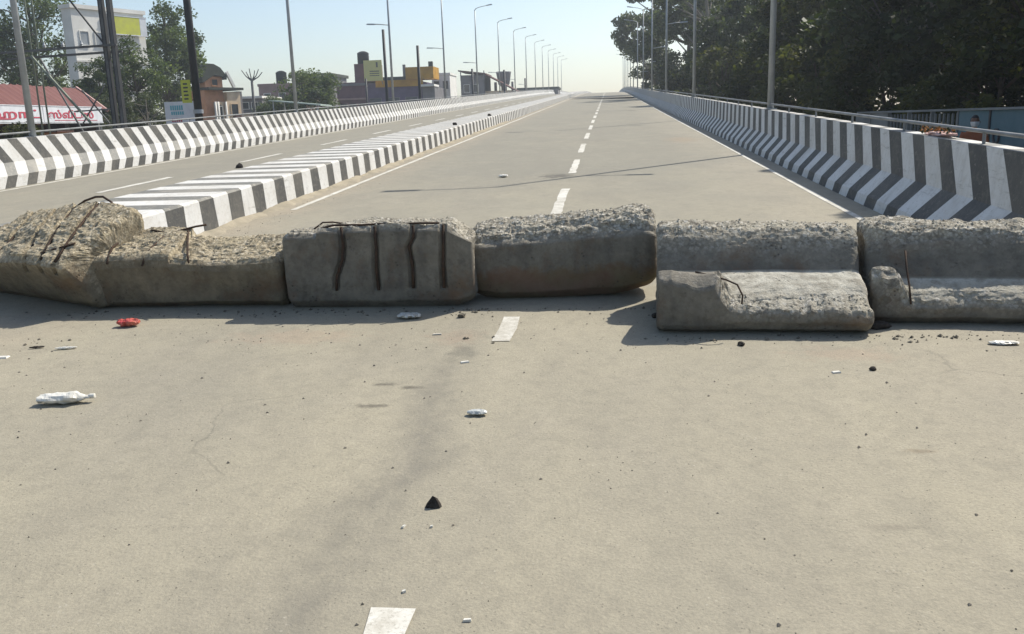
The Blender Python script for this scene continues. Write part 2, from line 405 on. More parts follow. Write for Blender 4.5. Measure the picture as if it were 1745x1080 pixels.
for side, yl, xx, nm in ((-1, left_y, -11.49, 'left'), (1, right_y, 3.33, 'right')):
    proto = None
    for i, y in enumerate(yl):
        if proto is None:
            o = empty('street_lamp', (xx, y, zr(y))); lamp_parts(o, side); proto = o
            protos = list(o.children)
        else:
            o = proto.copy(); C.objects.link(o); o.location = (xx, y, zr(y))
            for ch in protos: c = ch.copy(); C.objects.link(c); c.parent = o
        lz = 6.75 - zr(y)
        if lz > 1.6: low_arm(o, side, lz)
        tag(o, '%s tall grey street lamp counted from the near end of the %s barrier' % (ORD[i], nm), 'street lamp', 'street lamps along the %s barrier' % nm)

# ------------------------------------------------------------------ broken concrete blocks
def concrete_block(loc, yaw, L, prof, label, seed, mat, endr=.07, top=None, amp=.03, roll=0., MX=190, NP=140, tip=None, groove=None, rmod=None):
    root = empty('concrete_block', (loc[0], loc[1], zr(loc[1]) + (loc[2] if len(loc) > 2 else 0)), (math.atan(SLOPE), roll, yaw), label, 'concrete block', 'broken concrete blocks across the road')
    P = [Vector((p[0], p[1])) for p in prof]; Rg = [p[2] for p in prof]; Lg = [p[3] if len(p) > 3 else 0. for p in prof]
    P.append(P[0]); Rg.append(Rg[0]); Lg.append(Lg[0])
    seg = [(P[i+1]-P[i]).length for i in range(len(P)-1)]; tot = sum(seg)
    pp = []; rr = []; ll = []
    for k_ in range(NP):
        d = tot*k_/NP; i = 0
        while d > seg[i]: d -= seg[i]; i += 1
        t = d/seg[i]; pp.append(P[i].lerp(P[i+1], t)); rr.append(Rg[i]*(1-t) + Rg[i+1]*t); ll.append(Lg[i]*(1-t) + Lg[i+1]*t)
    cen = sum(pp, Vector((0,0)))/NP
    off = Vector((seed*7.3, seed*3.1, seed*1.7))
    def disp(co, dr, rg):
        q = co + off
        a = noise.fractal(q*2.2, .9, 2.0, 3)*.012 + noise.fractal(q*11, .8, 2.1, 3)*.004
        if rg > .02:
            q = Vector((q.x*.5, q.y, q.z)); w_ = q + noise.noise_vector(q*9)*.018
            c1 = noise.voronoi(w_*16)[0]; c2 = noise.voronoi(w_*38)[0]
            rd = abs(noise.fractal(q*7, .7, 2.2, 5))
            a += rg*(noise.fractal(q*4, .6, 2.1, 6)*amp*.75 - rd*amp*.8 + max(-.12, .36-c1[0])*amp*.8 + max(-.15, .32-c2[0])*amp*.4 + (noise.cell(w_*24)-.5)*amp*.2)
        if groove: a -= groove(co)
        return co + dr*a
    vs = []; br = []; fs = []; lg = []
    def ring(x, inset, capf=None):
        for p, rg, lv in zip(pp, rr, ll):
            d = p - cen; L_ = d.length
            if capf is None:
                q = cen + d*max(.05, 1 - inset/L_)
            else:
                q = cen + d*max(.05, 1 - inset/L_)*capf
            z = q.y; 
            tz = top(x) if top else 0.
            z += tz*max(0, min(1, (z-.12)/.4))
            z0_ = z
            if tip: z = tip(x, q.x, z)
            e = (L/2-abs(x)); xd = 0. if e > endr else (1-e/endr)
            dr = Vector((xd*math.copysign(1, x), d.x/L_, d.y/L_)).normalized()
            if capf is not None: dr = Vector((math.copysign(1, x), 0, 0))
            rg2 = rg if capf is None else max(rg*.5, .35)
            if rmod: q_ = rmod(x, q.x, z); rg2 *= q_; lv *= q_
            vs.append(disp(Vector((x, q.x, z)), dr, rg2)); br.append(min(1, rg2)); lg.append(lv*max(0, 1-abs(z0_-z)/.06))
    caps = [.25,.5,.72,.88]
    for cf in caps: ring(-L/2, endr, cf)
    for i in range(MX+1):
        t = -math.cos(math.pi*i/MX); t = .75*(2*i/MX-1) + .25*t
        x = t*L/2; e = L/2-abs(x); ins = 0. if e >= endr else endr - math.sqrt(max(0, endr**2-(endr-e)**2))
        ring(x, ins)
    for cf in caps[::-1]: ring(L/2, endr, cf)
    nr = len(vs)//NP
    for i in range(nr-1):
        for k_ in range(NP): fs.append((i*NP+k_, i*NP+(k_+1)%NP, (i+1)*NP+(k_+1)%NP, (i+1)*NP+k_))
    fs += [tuple(range(NP-1,-1,-1)), tuple(range((nr-1)*NP, nr*NP))]
    b = MB(); b.add(vs, fs); o = b.build('block_body', mat, root)
    at = o.data.attributes.new('broken', 'FLOAT', 'POINT'); at.data.foreach_set('value', br)
    at = o.data.attributes.new('ledge_pale', 'FLOAT', 'POINT'); at.data.foreach_set('value', lg)
    # loose aggregate standing proud of the broken faces
    rn = random.Random(seed); st = MB()
    cand = [i for i in range(len(vs)) if br[i] > .8 and abs(vs[i][0]) < L/2-.03]
    for _ in range(min(420, len(cand))):
        p = Vector(vs[rn.choice(cand)]); s = rn.uniform(.004, .013)
        vv = [p + Vector((rn.uniform(.6,1.2)*a, rn.uniform(.6,1.2)*b_, rn.uniform(.5,1)*c_))*s for a, b_, c_ in ((1,0,0),(-1,0,0),(0,1,0),(0,-1,0),(0,0,1),(0,0,-1))]
        st.add(vv, [(0,2,4),(2,1,4),(1,3,4),(3,0,4),(2,0,5),(1,2,5),(3,1,5),(0,3,5)])
    if cand:
        ag = tag(st.build('aggregate', mat, root), kind='stuff')
        ag.data.attributes.new('broken', 'FLOAT', 'POINT').data.foreach_set('value', [1.]*len(st.v))
    return root
def rebar(root, pts, r_=.007): MB().tube(pts, r_, 7).build('rebar', M['rust'], root, True)

B1 = concrete_block((-4.56, 6.13, 0), -math.radians(27), 1.56,
    [(.30,.0,0),(.22,.05,0),(.02,.30,.1),(-.01,.345,.6),(.03,.40,1),(.35,.56,1),(.68,.70,1),(.75,.64,.8),(.76,.06,0),(.7,0,0)],
    'leftmost grey concrete chunk with a wide sloping broken top crossed by bent rusty bars', 1, M['concrete_warm'], .06,
    top=lambda x: .05*math.sin(x*3.1+.5), amp=.023,
    groove=lambda c: (.028 if c.z > .3 and min(abs(c.x-(x1+(x0-x1)*c.y/.66)) for x0, x1 in ((-.28,.33),(.02,.52),(.33,.70),(-.62,-.15))) < .026 else 0))
for x0, x1, z in ((-.28,.33,0),(.02,.52,.01),(.33,.70,.015),(-.62,-.15,0)):
    tz = lambda x, z_: z_ - .008 + .05*math.sin(x*3.1+.5)*min(1, (z_-.12)/.4)
    rebar(B1, [(p[0], p[1], tz(p[0], p[2])) for p in [(x0, .66, .66+z), (x0*.8+x1*.2, .52, .60+z), (x0*.5+x1*.5+.02, .33, .528+z), (x0*.2+x1*.8, .15, .435+z), (x1, .03, .375+z)]], .010)
rebar(B1, [(.02,.62,.67),(.10,.69,.735),(.22,.71,.765),(.34,.70,.77),(.46,.69,.73),(.53,.60,.65)], .009)
rebar(B1, [(.33,.05,.41),(.5,.09,.45),(.7,.2,.50)], .008)
B2 = concrete_block((-3.075, 6.02, 0), math.radians(0), 1.46,
    [(.14,.0,0),(.05,.05,0),(-.015,.30,.05),(-.01,.35,.2),(.02,.385,.9),(.2,.44,1),(.44,.50,.9),(.50,.45,.5),(.50,.05,0),(.42,0,0)],
    'brown stained concrete block with a flaking sandy top and thin cracks, second from the left', 2, M['concrete_warm'], .06,
    top=lambda x: (.035 if x < -.1 else -.01) - .02*math.sin(x*5), amp=.024)
for pts in ([(-.58,.30,.50),(-.585,.12,.455),(-.57,.02,.40),(-.555,-.03,.36)], [(-.27,.30,.50),(-.28,.12,.45),(-.285,.01,.395),(-.29,-.03,.34)],
            [(-.13,.42,.53),(-.05,.22,.46),(.02,.06,.405),(.06,-.02,.36)], [(-.42,.40,.535),(-.25,.36,.515),(-.08,.44,.55),(.0,.46,.56)]):
    rebar(B2, pts, .008)
B3_BARS = ([(-.24,.60),(-.235,.46),(-.25,.36),(-.30,.24),(-.31,.14)], [(.0,.63),(.0,.45),(-.01,.3),(-.005,.14)],
           [(.27,.62),(.27,.52),(.235,.45),(.25,.3),(.245,.15)], [(.48,.64),(.475,.45),(.465,.3),(.465,.15)])
def b3_groove(c):
    if c.y > .035 or c.z < .13: return 0
    for pl in B3_BARS:
        for (xa, za), (xb, zb) in zip(pl, pl[1:]):
            if zb <= c.z <= za:
                d = abs(c.x - (xb + (xa-xb)*(c.z-zb)/(za-zb)))
                if d < .028: return .03*(1-d/.028)**.5
    return 0
B3 = concrete_block((-1.63, 6.0, 0), math.radians(1), 1.36,
    [(.09,.0,0),(.02,.06,0),(.0,.20,0),(.0,.55,0),(.03,.59,.8),(.2,.60,1),(.42,.58,.9),(.48,.52,.4),(.48,.06,0),(.4,0,0)],
    'dark square-faced concrete block with upright rusty bars showing in its smooth front', 3, M['concrete'], .05,
    top=lambda x: -.035 if x < -.42 else .006, amp=.024, groove=b3_groove,
    tip=lambda x, y, z: z - .10*max(0, min(1, (x-.50)/.16))*max(0, (z-.40)/.2) + .05*max(0, (x-.54)/.13)*max(0, 1-z/.2))
for pl in B3_BARS: rebar(B3, [(x+.004, .004, min(z, .595)) for x, z in pl], .0105)
rebar(B3, [(-.42,.06,.575),(-.3,.05,.602),(-.1,.06,.598),(.02,.05,.604),(.15,.06,.598),(.32,.05,.604),(.45,.06,.60)], .008)
rebar(B3, [(-.46,.10,.57),(-.40,.12,.612),(-.33,.13,.612),(-.26,.14,.60)], .006)
B4 = concrete_block((-.325, 6.22, 0), math.radians(2), 1.345,
    [(.12,.0,0),(.03,.07,0),(-.005,.22,0),(.0,.42,.05),(.05,.49,.9),(.15,.56,1),(.40,.58,1),(.48,.5,.5),(.48,.08,0),(.36,0,0)],
    'concrete block with rounded lower corners and a crumbling pale top, fourth from the left', 4, M['concrete_stained'], .085,
    top=lambda x: .05*x+.01, amp=.03, roll=-math.radians(1.5),
    tip=lambda x, y, z: z + (.075*max(0, (x-.36)/.31)*max(0, 1-z/.22) + .05*max(0, (-x-.45)/.22)*max(0, 1-z/.2)))
B5 = concrete_block((.915, 5.27, 0), math.radians(-3), 1.27,
    [(.10,.0,.1),(.03,.03,.1),(-.01,.09,.12),(-.01,.145,.3),(.0,.17,.9,.1),(.05,.195,1,.4),(.13,.225,.8,.8),(.25,.257,.3,1),(.445,.30,.1,1),(.455,.31,0,0),(.52,.40,.15),(.58,.49,.6),(.66,.565,1),(.78,.575,1),(.92,.56,.8),(.96,.48,.3),(.96,.05,0),(.88,0,0)],
    'stepped concrete block with a pale flat ledge along its front, second from the right', 5, M['concrete'], .055,
    top=lambda x: 0., amp=.03, NP=170, rmod=lambda x, y, z: 1 - .85*max(0, min(1, (-.24-x)/.07))*max(0, min(1, (.40-y)/.1)),
    tip=lambda x, y, z: (z + (.17*max(0, min(1, (-.20-x+.07*noise.noise((y*14,z*14,2)))/.08)) - (.06*max(0, noise.noise((x*4,3,1))+.2) + .04*abs(noise.noise((x*11,1,1))))*max(0, 1-y/.27))*max(0, min(1, (.40-y)/.3))*max(0, min(1, (z-.06)/.08))))
rebar(B5, [(-.40,.16,.36),(-.32,.11,.35),(-.22,.06,.33),(-.16,.02,.31),(-.13,-.01,.25),(-.135,-.02,.2)], .0055)
B6 = concrete_block((2.42, 5.42, 0), math.radians(-5), 1.66,
    [(.09,.0,0),(.02,.05,0),(.0,.12,.3),(.015,.165,.8,.3),(.08,.21,.7,.9),(.205,.25,.15,1),(.215,.26,0,0),(.27,.36,0),(.32,.46,.3),(.37,.54,1),(.5,.58,1),(.66,.57,.9),(.70,.5,.3),(.70,.05,0),(.62,0,0)],
    'long concrete block with a narrow chipped ledge at the right edge of the photo', 6, M['concrete'], .055,
    top=lambda x: 0., amp=.032, NP=170,
    tip=lambda x, y, z: (z + (.13*max(0, min(1, (-.64-x+.05*noise.noise((y*14,z*14,5)))/.06)) - (.05*max(0, noise.noise((x*5,8,1))+.15) + .03*abs(noise.noise((x*13,6,1))))*max(0, 1-y/.2))*max(0, min(1, (.24-y)/.12))*max(0, min(1, (z-.08)/.08))))
rebar(B6, [(-.60,.26,.42),(-.60,.19,.32),(-.60,.09,.23),(-.605,.0,.14)], .006)
rebar(B6, [(.05,.11,.27),(.10,.07,.22),(.16,.02,.19),(.24,-.01,.15)], .006)

# ------------------------------------------------------------------ sand and grit
rn = random.Random(4)
def drift(name, x0, x1, y0, y1, hgt, ny, mat, wall_left=True):
    m = MB(); nx = 7; vs = []
    for i in range(ny+1):
        y = y0+(y1-y0)*i/ny
        wd = (x1-x0)*max(.12, .42+.95*noise.noise((y*.9,2,3))+.35*noise.noise((y*3.7,5,3))); 
        hh = hgt*(.35+1.1*(noise.noise((y*1.3,7,1))*.5+.5))
        for k_ in range(nx):
            t = k_/(nx-1); x = x0+wd*t
            z = zr(y)+hh*(1-t)**1.6 + (.012*noise.noise((x*9,y*9,0)) if k_ < nx-1 else 0) + (.004 if k_ < nx-1 else -.01)
            vs.append((x, y, z))
    m.add(vs, [(i*nx+k_, i*nx+k_+1, (i+1)*nx+k_+1, (i+1)*nx+k_) for i in range(ny) for k_ in range(nx-1)])
    return m.build(name, mat, None, True)
M['sand'] = mat_plain('drifted_sand', (.36,.315,.235,1), (.27,.24,.18,1), 5, .95, .1, 0, 60)
tag(drift('sand_drift', -4.57, -4.22, 8.0, 40, .05, 320, M['sand']), kind='stuff')
M['grit'] = mat_plain('grit', (.16,.14,.11,1), (.30,.27,.22,1), 40, .95, .1)
M['rubble'] = mat_plain('rubble', (.20,.18,.14,1), (.09,.08,.062,1), 14, .95, .1, 0, 60)
gm = MB()
for _ in range(2200):
    if rn.random() < .45: x, y = rn.uniform(-4.6, 2.6), rn.uniform(1.9, 6)
    elif rn.random() < .6: x, y = rn.gauss(-4.2, .16), rn.uniform(8.6, 22)
    else: x, y = rn.uniform(-4.6, 2.7), rn.uniform(4.9, 7)
    s = min(.0095, .0024*rn.paretovariate(2.1)); z = zr(y)
    vv = [(x+s*rn.uniform(.5,1.2), y, z+s*.2),(x-s*.4,y+s*rn.uniform(.5,1.1),z+s*.2),(x-s*.5,y-s*rn.uniform(.5,1.1),z+s*.2),(x,y,z+s*rn.uniform(.6,1.1)),(x,y,z-.002)]
    gm.add(vv, [(0,1,3),(1,2,3),(2,0,3),(1,0,4),(2,1,4),(0,2,4)])
tag(gm.build('grit', M['grit']), kind='stuff')

rbm = MB(); rn = random.Random(12)
for _ in range(420):
    x = rn.uniform(-4.4, 2.5); fy = 5.95 if x < .3 else 5.22
    if rn.random() < .55: x = rn.choice((-3.75,-2.35,-.98,.33,.5,1.2,1.6,1.75,2.2)) + rn.gauss(0,.12)
    y = fy - abs(rn.gauss(0,.10)) + .05; s_ = min(.016, .004*rn.paretovariate(1.5)); z = zr(y)
    k_ = [rn.uniform(.6,1.2) for _ in range(6)]
    rbm.add([(x+s_*k_[0],y,z+s_*.3),(x-s_*k_[1],y,z+s_*.25),(x,y+s_*k_[2],z+s_*.3),(x,y-s_*k_[3],z+s_*.3),(x+s_*.2,y,z+s_*k_[4]),(x,y,z-.003)], [(0,2,4),(2,1,4),(1,3,4),(3,0,4),(2,0,5),(1,2,5),(3,1,5),(0,3,5)])
tag(rbm.build('rubble', M['rubble']), kind='stuff')

# ------------------------------------------------------------------ litter and stones
def stone(loc, s, mat, label, name='stone', seed=0, sq=(1,1,.7), cat='stone', group=None):
    bm = bmesh.new(); bmesh.ops.create_icosphere(bm, subdivisions=2, radius=1)
    for v in bm.verts:
        k_ = 1 + .45*noise.noise(v.co*1.4 + Vector((seed*5.7,seed,0)))
        v.co = Vector((v.co.x*sq[0]*k_, v.co.y*sq[1]*k_, v.co.z*sq[2]*k_))*s
    me = bpy.data.meshes.new(name); bm.to_mesh(me); bm.free(); me.materials.append(mat)
    o = bpy.data.objects.new(name, me); C.objects.link(o)
    o.location = (loc[0], loc[1], (zr(loc[1]) if len(loc) < 3 else loc[2]) + s*sq[2]*.55)
    return tag(o, label, cat, group)
M['stone_dark'] = mat_plain('dark_stone', (.028,.024,.02,1), (.05,.043,.035,1), 30, .9, .2, 0, 40)
M['stone_pale'] = mat_plain('pale_stone', (.56,.52,.44,1), (.38,.35,.28,1), 20, .9, .2, 0, 40)
M['plastic'] = mat_plain('white_plastic', (.74,.72,.64,1), (.56,.53,.45,1), 14, .35, .5)
M['red_plastic'] = mat_plain('red_wrapper', (.42,.035,.045,1), (.55,.16,.10,1), 16, .3, .5)
M['foil'] = mat_plain('pale_foil', (.62,.63,.58,1), (.45,.45,.4,1), 20, .3, .6, .2)
bm = bmesh.new()
pv = [bm.verts.new(Vector(p)*.001) for p in ((-34,-8,0),(-26,-14,6),(5,-17,0),(24,-12,3),(28,4,0),(22,14,8),(-16,20,0),(-30,8,9),(-5,1,43),(4,-3,41),(12,7,31),(-15,-6,27),(19,-4,18))]
bmesh.ops.convex_hull(bm, input=pv); me = bpy.data.meshes.new('stone'); bm.to_mesh(me); bm.free(); me.materials.append(M['stone_dark'])
o = bpy.data.objects.new('stone', me); C.objects.link(o); o.location = (-.655, 2.99, zr(2.99)+.001)
tag(o, 'dark pointed stone alone on the near road just above the lane mark', 'stone')
stone((.755,5.07), .022, M['stone_dark'], 'small dark stone just in front of the stepped block', seed=3)
stone((1.363,4.61), .017, M['stone_dark'], 'round dark pebble on the road below the gap of the two right blocks', seed=4)
stone((-8.01,18.7), .085, M['stone_dark'], 'brown lump lying on the left carriageway beside the median', seed=5, sq=(1,.8,.75))
stone((-4.85,28.2,zr(28.2)+.40), .075, M['stone_dark'], 'dark stone on top of the median, the nearer one', seed=6)
stone((-4.8,36.2,zr(36.2)+.40), .085, M['stone_dark'], 'dark stone on top of the median, the farther one', seed=7)
stone((-4.0,6.32), .05, M['stone_pale'], 'white stone in the dark gap between the two leftmost blocks', seed=8)
stone((-2.43,6.32), .035, M['stone_pale'], 'white stone at the foot of the gap left of the dark square block', seed=9)
stone((-1.0,5.76), .028, M['rubble'], 'dark clod in the shade between the third and fourth blocks', seed=10)
stone((.30,5.72), .03, M['stone_dark'], 'grey fragment in the shade left of the stepped block', seed=12)
stone((1.62,5.42), .05, M['stone_dark'], 'dark rubble lump in the gap between the two right blocks', seed=13, sq=(1.3,.8,.6))

def crumple(name, loc, size, mat, label, cat, yaw=0., seed=0, amp=.25, nx=22, ny=14, parent=None, taper=None, lift=None):
    """crushed hollow wrapper: a flattened tube with folds"""
    m = MB(); vs = []; L_, W_, H_ = size
    for i in range(nx+1):
        t = i/nx; x = (t-.5)*L_; k_ = taper(t) if taper else (math.sin(math.pi*min(1,max(0,t*.94+.03)))**.35)
        for j in range(ny):
            a = 2*math.pi*j/ny; q = Vector((x/L_*5, math.cos(a)*1.3, math.sin(a)*1.3)) + Vector((seed*3.3, seed, 0))
            d = 1 + amp*(noise.noise(q*1.2) + .6*abs(noise.noise(q*2.7)) - .3)
            vs.append((x + .02*L_*noise.noise(q*2), math.cos(a)*W_/2*k_*d, max(0, H_/2 + math.sin(a)*H_/2*k_*d)))
    fs = [(i*ny+j, i*ny+(j+1)%ny, (i+1)*ny+(j+1)%ny, (i+1)*ny+j) for i in range(nx) for j in range(ny)]
    fs += [tuple(range(ny-1,-1,-1)), tuple(range(nx*ny, nx*ny+ny))]
    m.add(vs, fs); o = m.build(name, mat, parent)
    o.location = (loc[0], loc[1], (zr(loc[1]) if len(loc) < 3 else loc[2]) + .003); o.rotation_euler = (math.atan(SLOPE), 0, yaw)
    if label: tag(o, label, cat)
    return o
bt = crumple('crushed_bottle', (-2.80,4.07), (.26,.095,.055), M['plastic'], 'crushed off-white plastic bottle lying on the near road at the left', 'bottle', math.radians(10), 2, .3,
        taper=lambda t: (.7+.3*math.sin(t*2.4) if t < .72 else max(.36, 1-(t-.72)*3.4)))
cp = MB().lathe([(.012,0),(.013,.004),(.013,.026),(.010,.028)], 14).build('bottle_cap', M['plastic'], bt); cp.location = (.125,0,.030); cp.rotation_euler = (0, math.radians(90), 0)
crumple('food_tray', (-.63,3.93), (.095,.05,.026), M['foil'], 'small pale foil packet on the road in the middle foreground', 'wrapper', 0, 5, .3)
crumple('wrapper', (-3.29,5.58), (.15,.09,.055), M['red_plastic'], 'crumpled red wrapper at the edge of the shade before the left blocks', 'wrapper', .1, 7, .45)
crumple('plastic_bag', (-1.36,5.74), (.16,.10,.035), M['foil'], 'torn pale plastic scrap in the shade in front of the dark square block', 'litter', .1, 9, .6)
crumple('twig', (-3.41,5.04), (.13,.028,.014), M['plastic'], 'thin white bent stick on the road near the left edge', 'litter', .25, 11, .5)
crumple('stick', (-3.62,5.06), (.09,.022,.012), M['stone_dark'], 'short brown stick on the road left of the white one', 'litter', .3, 12, .4)
crumple('wrapper', (2.20,5.07), (.16,.06,.018), M['plastic'], 'flat white scrap before the rightmost block', 'litter', -.05, 13, .4)
crumple('wrapper', (-1.81,15.2), (.16,.11,.05), M['plastic'], 'lone white scrap on the road beyond the blocks', 'litter', 0, 14, .3)
def chip(loc, sx, sy, label, yaw=0., mat='plastic', h=.006):
    o = MB().add([(-sx/2,-sy/2,0),(sx/2,-sy/2*.8,0),(sx/2*.9,sy/2,0),(-sx/2*.95,sy/2*.9,0),(-sx/2*.9,-sy/2*.85,h),(sx/2*.9,-sy/2*.6,h*1.3),(sx/2*.8,sy/2*.85,h),(-sx/2*.8,sy/2*.8,h*.8)],
        [(0,3,2,1),(4,5,6,7),(0,1,5,4),(1,2,6,5),(2,3,7,6),(3,0,4,7)]).build('paper_scrap', M[mat])
    o.location = (loc[0], loc[1], zr(loc[1])+.001); o.rotation_euler = (math.atan(SLOPE), 0, yaw)
    return tag(o, label, 'litter')
chip((-3.735,4.86), .12, .055, 'flat white card at the left border of the near road', .06)
chip((1.167,4.565), .045, .03, 'tiny white flake beside the round dark pebble', .2)
chip((-.82,4.75), .05, .03, 'white flake on the stained road before the dark square block', .3)
chip((-.735,2.83), .009, .022, 'slim white chip left of a smaller one below the pointed stone', -.3)
chip((-.635,2.835), .010, .012, 'smallest white chip directly below the pointed stone', .1)
chip((-.64,2.42), .012, .012, 'white crumb just above the nearest lane mark', .4)
chip((-.42,2.28), .025, .012, 'small white chip right of the nearest lane mark', 0)
chip((-1.09,5.33), .06, .03, 'flat brownish scrap in front of the dark square block', .1, 'stone_pale')

# ------------------------------------------------------------------ trees
def leaf_mesh(name, cen, rad, n_each, size, seed, mat, droop=0., squash=.75):
    g = np.random.default_rng(seed); cen = np.array(cen); rad = np.array(rad)
    idx = np.repeat(np.arange(len(cen)), n_each)
    N = len(idx)
    d = g.normal(size=(N,3)); d /= np.linalg.norm(d, axis=1)[:,None]
    rr = rad[idx] * g.random(N)**.45
    p = cen[idx] + d*rr[:,None]*np.array([1,1,squash])
    ax = g.normal(size=(N,3)); ax[:,2] = ax[:,2]*.6 - droop; ax /= np.linalg.norm(ax, axis=1)[:,None]
    nr = g.normal(size=(N,3)); nr[:,2] += .6; b = np.cross(ax, nr); b /= np.linalg.norm(b, axis=1)[:,None]
    s = size*g.uniform(.55,1.35,N)[:,None]
    v = np.stack([p-ax*s*.5, p+b*s*.28, p+ax*s*.5, p-b*s*.28], 1).reshape(-1,3)
    me = bpy.data.meshes.new(name); me.vertices.add(4*N); me.loops.add(4*N); me.polygons.add(N)
    me.vertices.foreach_set('co', v.astype(np.float32).ravel())
    me.loops.foreach_set('vertex_index', np.arange(4*N, dtype=np.int32))
    me.polygons.foreach_set('loop_start', np.arange(0, 4*N, 4, dtype=np.int32))
    me.materials.append(mat); me.update(); me.validate()
    tone = g.random(len(cen))[idx]*.65 + g.random(N)*.35
    me.attributes.new('tone', 'FLOAT', 'FACE').data.foreach_set('value', tone.astype(np.float32))
    return me
def mat_leaf(name, a, b_, trans=.25):
    b = NB(name); v = b.obj()
    c = b.mix(b.noise(v, .8, 3, .6, .35, .65), a, b_)
    at = b.n('ShaderNodeAttribute'); at.attribute_name = 'tone'
    c = b.mix(b.ramp(at.outputs['Fac'], .15, .6), tuple(x*.42 for x in a[:3])+(1,), c)
    c = b.mix(b.ramp(at.outputs['Fac'], .68, .92), c, (b_[0]*1.9, b_[1]*1.75, b_[2]*1.5, 1))
    oi = b.t.nodes.new('ShaderNodeObjectInfo')
    c = b.mix(b.math('MULTIPLY', oi.outputs['Random'], .5), c, tuple(x*.65 for x in a[:3])+(1,))
    m = b.done(c, .6, .25)
    tr = b.n('ShaderNodeBsdfTranslucent'); b.l(b.mix(1., c, (1.1,1.2,.5,1), 'MULTIPLY'), tr.inputs['Color'])
    mx = b.n('ShaderNodeMixShader'); mx.inputs[0].default_value = trans
    b.l(b.p.outputs[0], mx.inputs[1]); b.l(tr.outputs[0], mx.inputs[2]); b.l(mx.outputs[0], b.t.nodes['Material Output'].inputs['Surface'])
    return m
M['leaf_dark'] = mat_leaf('dark_leaves', (.044,.064,.026,1), (.072,.092,.034,1), .32)
M['leaf_dark2'] = mat_leaf('olive_leaves', (.052,.068,.020,1), (.098,.10,.03,1), .38)
M['leaf_gum'] = mat_leaf('gum_leaves', (.10,.125,.078,1), (.13,.155,.088,1), .4)
M['leaf_mid'] = mat_leaf('green_leaves', (.095,.135,.055,1), (.14,.175,.075,1), .38)
M['leaf_pale'] = mat_leaf('greygreen_leaves', (.13,.15,.10,1), (.09,.11,.07,1), .3)
M['bark'] = mat_plain('bark', (.115,.09,.065,1), (.06,.048,.036,1), 5, .95, .1, 0, 14)
M['bark_pale'] = mat_plain('pale_bark', (.26,.235,.19,1), (.14,.12,.10,1), 3, .9, .1, 0, 14)
def tree_meshes(seed, H, th, Rx, n_cl, per, size, clr, mat, bark, lean=0., shell=.55, droop=0.):
    g = random.Random(seed); cen = []; rad = []; tb = MB()
    top = Vector((lean, g.uniform(-.3,.3), H*.86)); mid = Vector((lean*.3+g.uniform(-.3,.3), g.uniform(-.3,.3), H*.45))
    tr = [Vector((0,0,-.3)), Vector((0,0,.15*H)) + Vector((g.uniform(-.12,.12),0,0)), mid, mid.lerp(top,.55), top]
    r0 = H*.018+.05; tb.tube(tr, [r0*1.15, r0*.9, r0*.62, r0*.38, r0*.12], 10)
    cz = (th+H)/2; rz = (H-th)/2
    for i in range(n_cl):
        while True:
            d = Vector((g.gauss(0,1), g.gauss(0,1), g.gauss(0,1))).normalized()
            q = g.uniform(shell,1)**.7
            z = cz + d.z*rz*q
            wz = 1. if z > cz-.3*rz else .75                     # narrower towards the underside
            p = Vector((lean*(z/H)**2 + d.x*Rx*q*wz, d.y*Rx*q*wz, z))
            if noise.noise(p*.28 + Vector((seed*9.1,0,0))) > -.22: break
        cen.append(p); rad.append(clr*g.uniform(.6,1.25))
        if i % 2 == 0:
            h = max(.3, min(.84, (p.z - Rx*.55)/H)); h = max(h, th/H*.75)
            k_ = h*4.6/4; seg = min(3, int(h/.86*4)); a = tr[min(4,max(1,seg))].lerp(tr[min(4,seg+1)], .5)
            m2 = a.lerp(p, .5) + Vector((g.uniform(-.2,.2), g.uniform(-.2,.2), g.uniform(-.1,.35)))
            rb_ = r0*g.uniform(.22,.36); tb.tube([a, m2, p], [rb_, rb_*.6, rb_*.18], 6)
    me = bpy.data.meshes.new('trunk'); me.from_pydata(tb.v, [], tb.f); me.materials.append(bark)
    me.polygons.foreach_set('use_smooth', [True]*len(me.polygons))
    return me, leaf_mesh('crown', cen, rad, per, size, seed, mat, droop)
TV = {
 'tall':  tree_meshes(11, 15, 4.2, 3.9, 62, 190, .34, .85, M['leaf_gum'], M['bark_pale'], .8, .45, .6),
 'tall2': tree_meshes(12, 14, 3.0, 4.2, 74, 200, .34, .90, M['leaf_dark'], M['bark_pale'], -.4, .45, .5),
 'broad': tree_meshes(13, 11, 1.8, 4.4, 84, 210, .32, .95, M['leaf_dark2'], M['bark'], .4, .45, .2),
 'broad2':tree_meshes(14, 10, 1.2, 4.0, 84, 210, .32, .90, M['leaf_dark'], M['bark_pale'], -.5, .4, .2),
 'shrub': tree_meshes(15, 4.4, .2, 2.6, 60, 140, .24, .7, M['leaf_dark2'], M['bark'], .1, .3, .1),
 'leftbig': tree_meshes(16, 14, 2.6, 4.4, 120, 140, .27, 1.05, M['leaf_mid'], M['bark'], .4, .4, .3),
 'leftslim': tree_meshes(17, 12.5, 2.2, 3.0, 95, 140, .27, .95, M['leaf_mid'], M['bark'], .7, .35, .3),
 'leftpale': tree_meshes(18, 7.5, 1.2, 2.6, 60, 120, .24, .75, M['leaf_pale'], M['bark_pale'], .3, .4, .2),
 'round': tree_meshes(19, 7.2, .6, 3.4, 110, 140, .26, .9, M['leaf_mid'], M['bark'], 0, .35, .1),
}
def tree(kind, x, y, s, rot, label, name='tree', group=None, z=ZG):
    root = empty(name, (x, y, z), (0, 0, rot), label, 'tree' if name != 'bush' else 'bush', group); root.scale = (s, s, s)
    for nm, me in zip(('trunk', 'crown'), TV[kind]):
        o = bpy.data.objects.new(nm, me); C.objects.link(o); o.parent = root
    return root
GR = 'dark trees behind the right barrier'
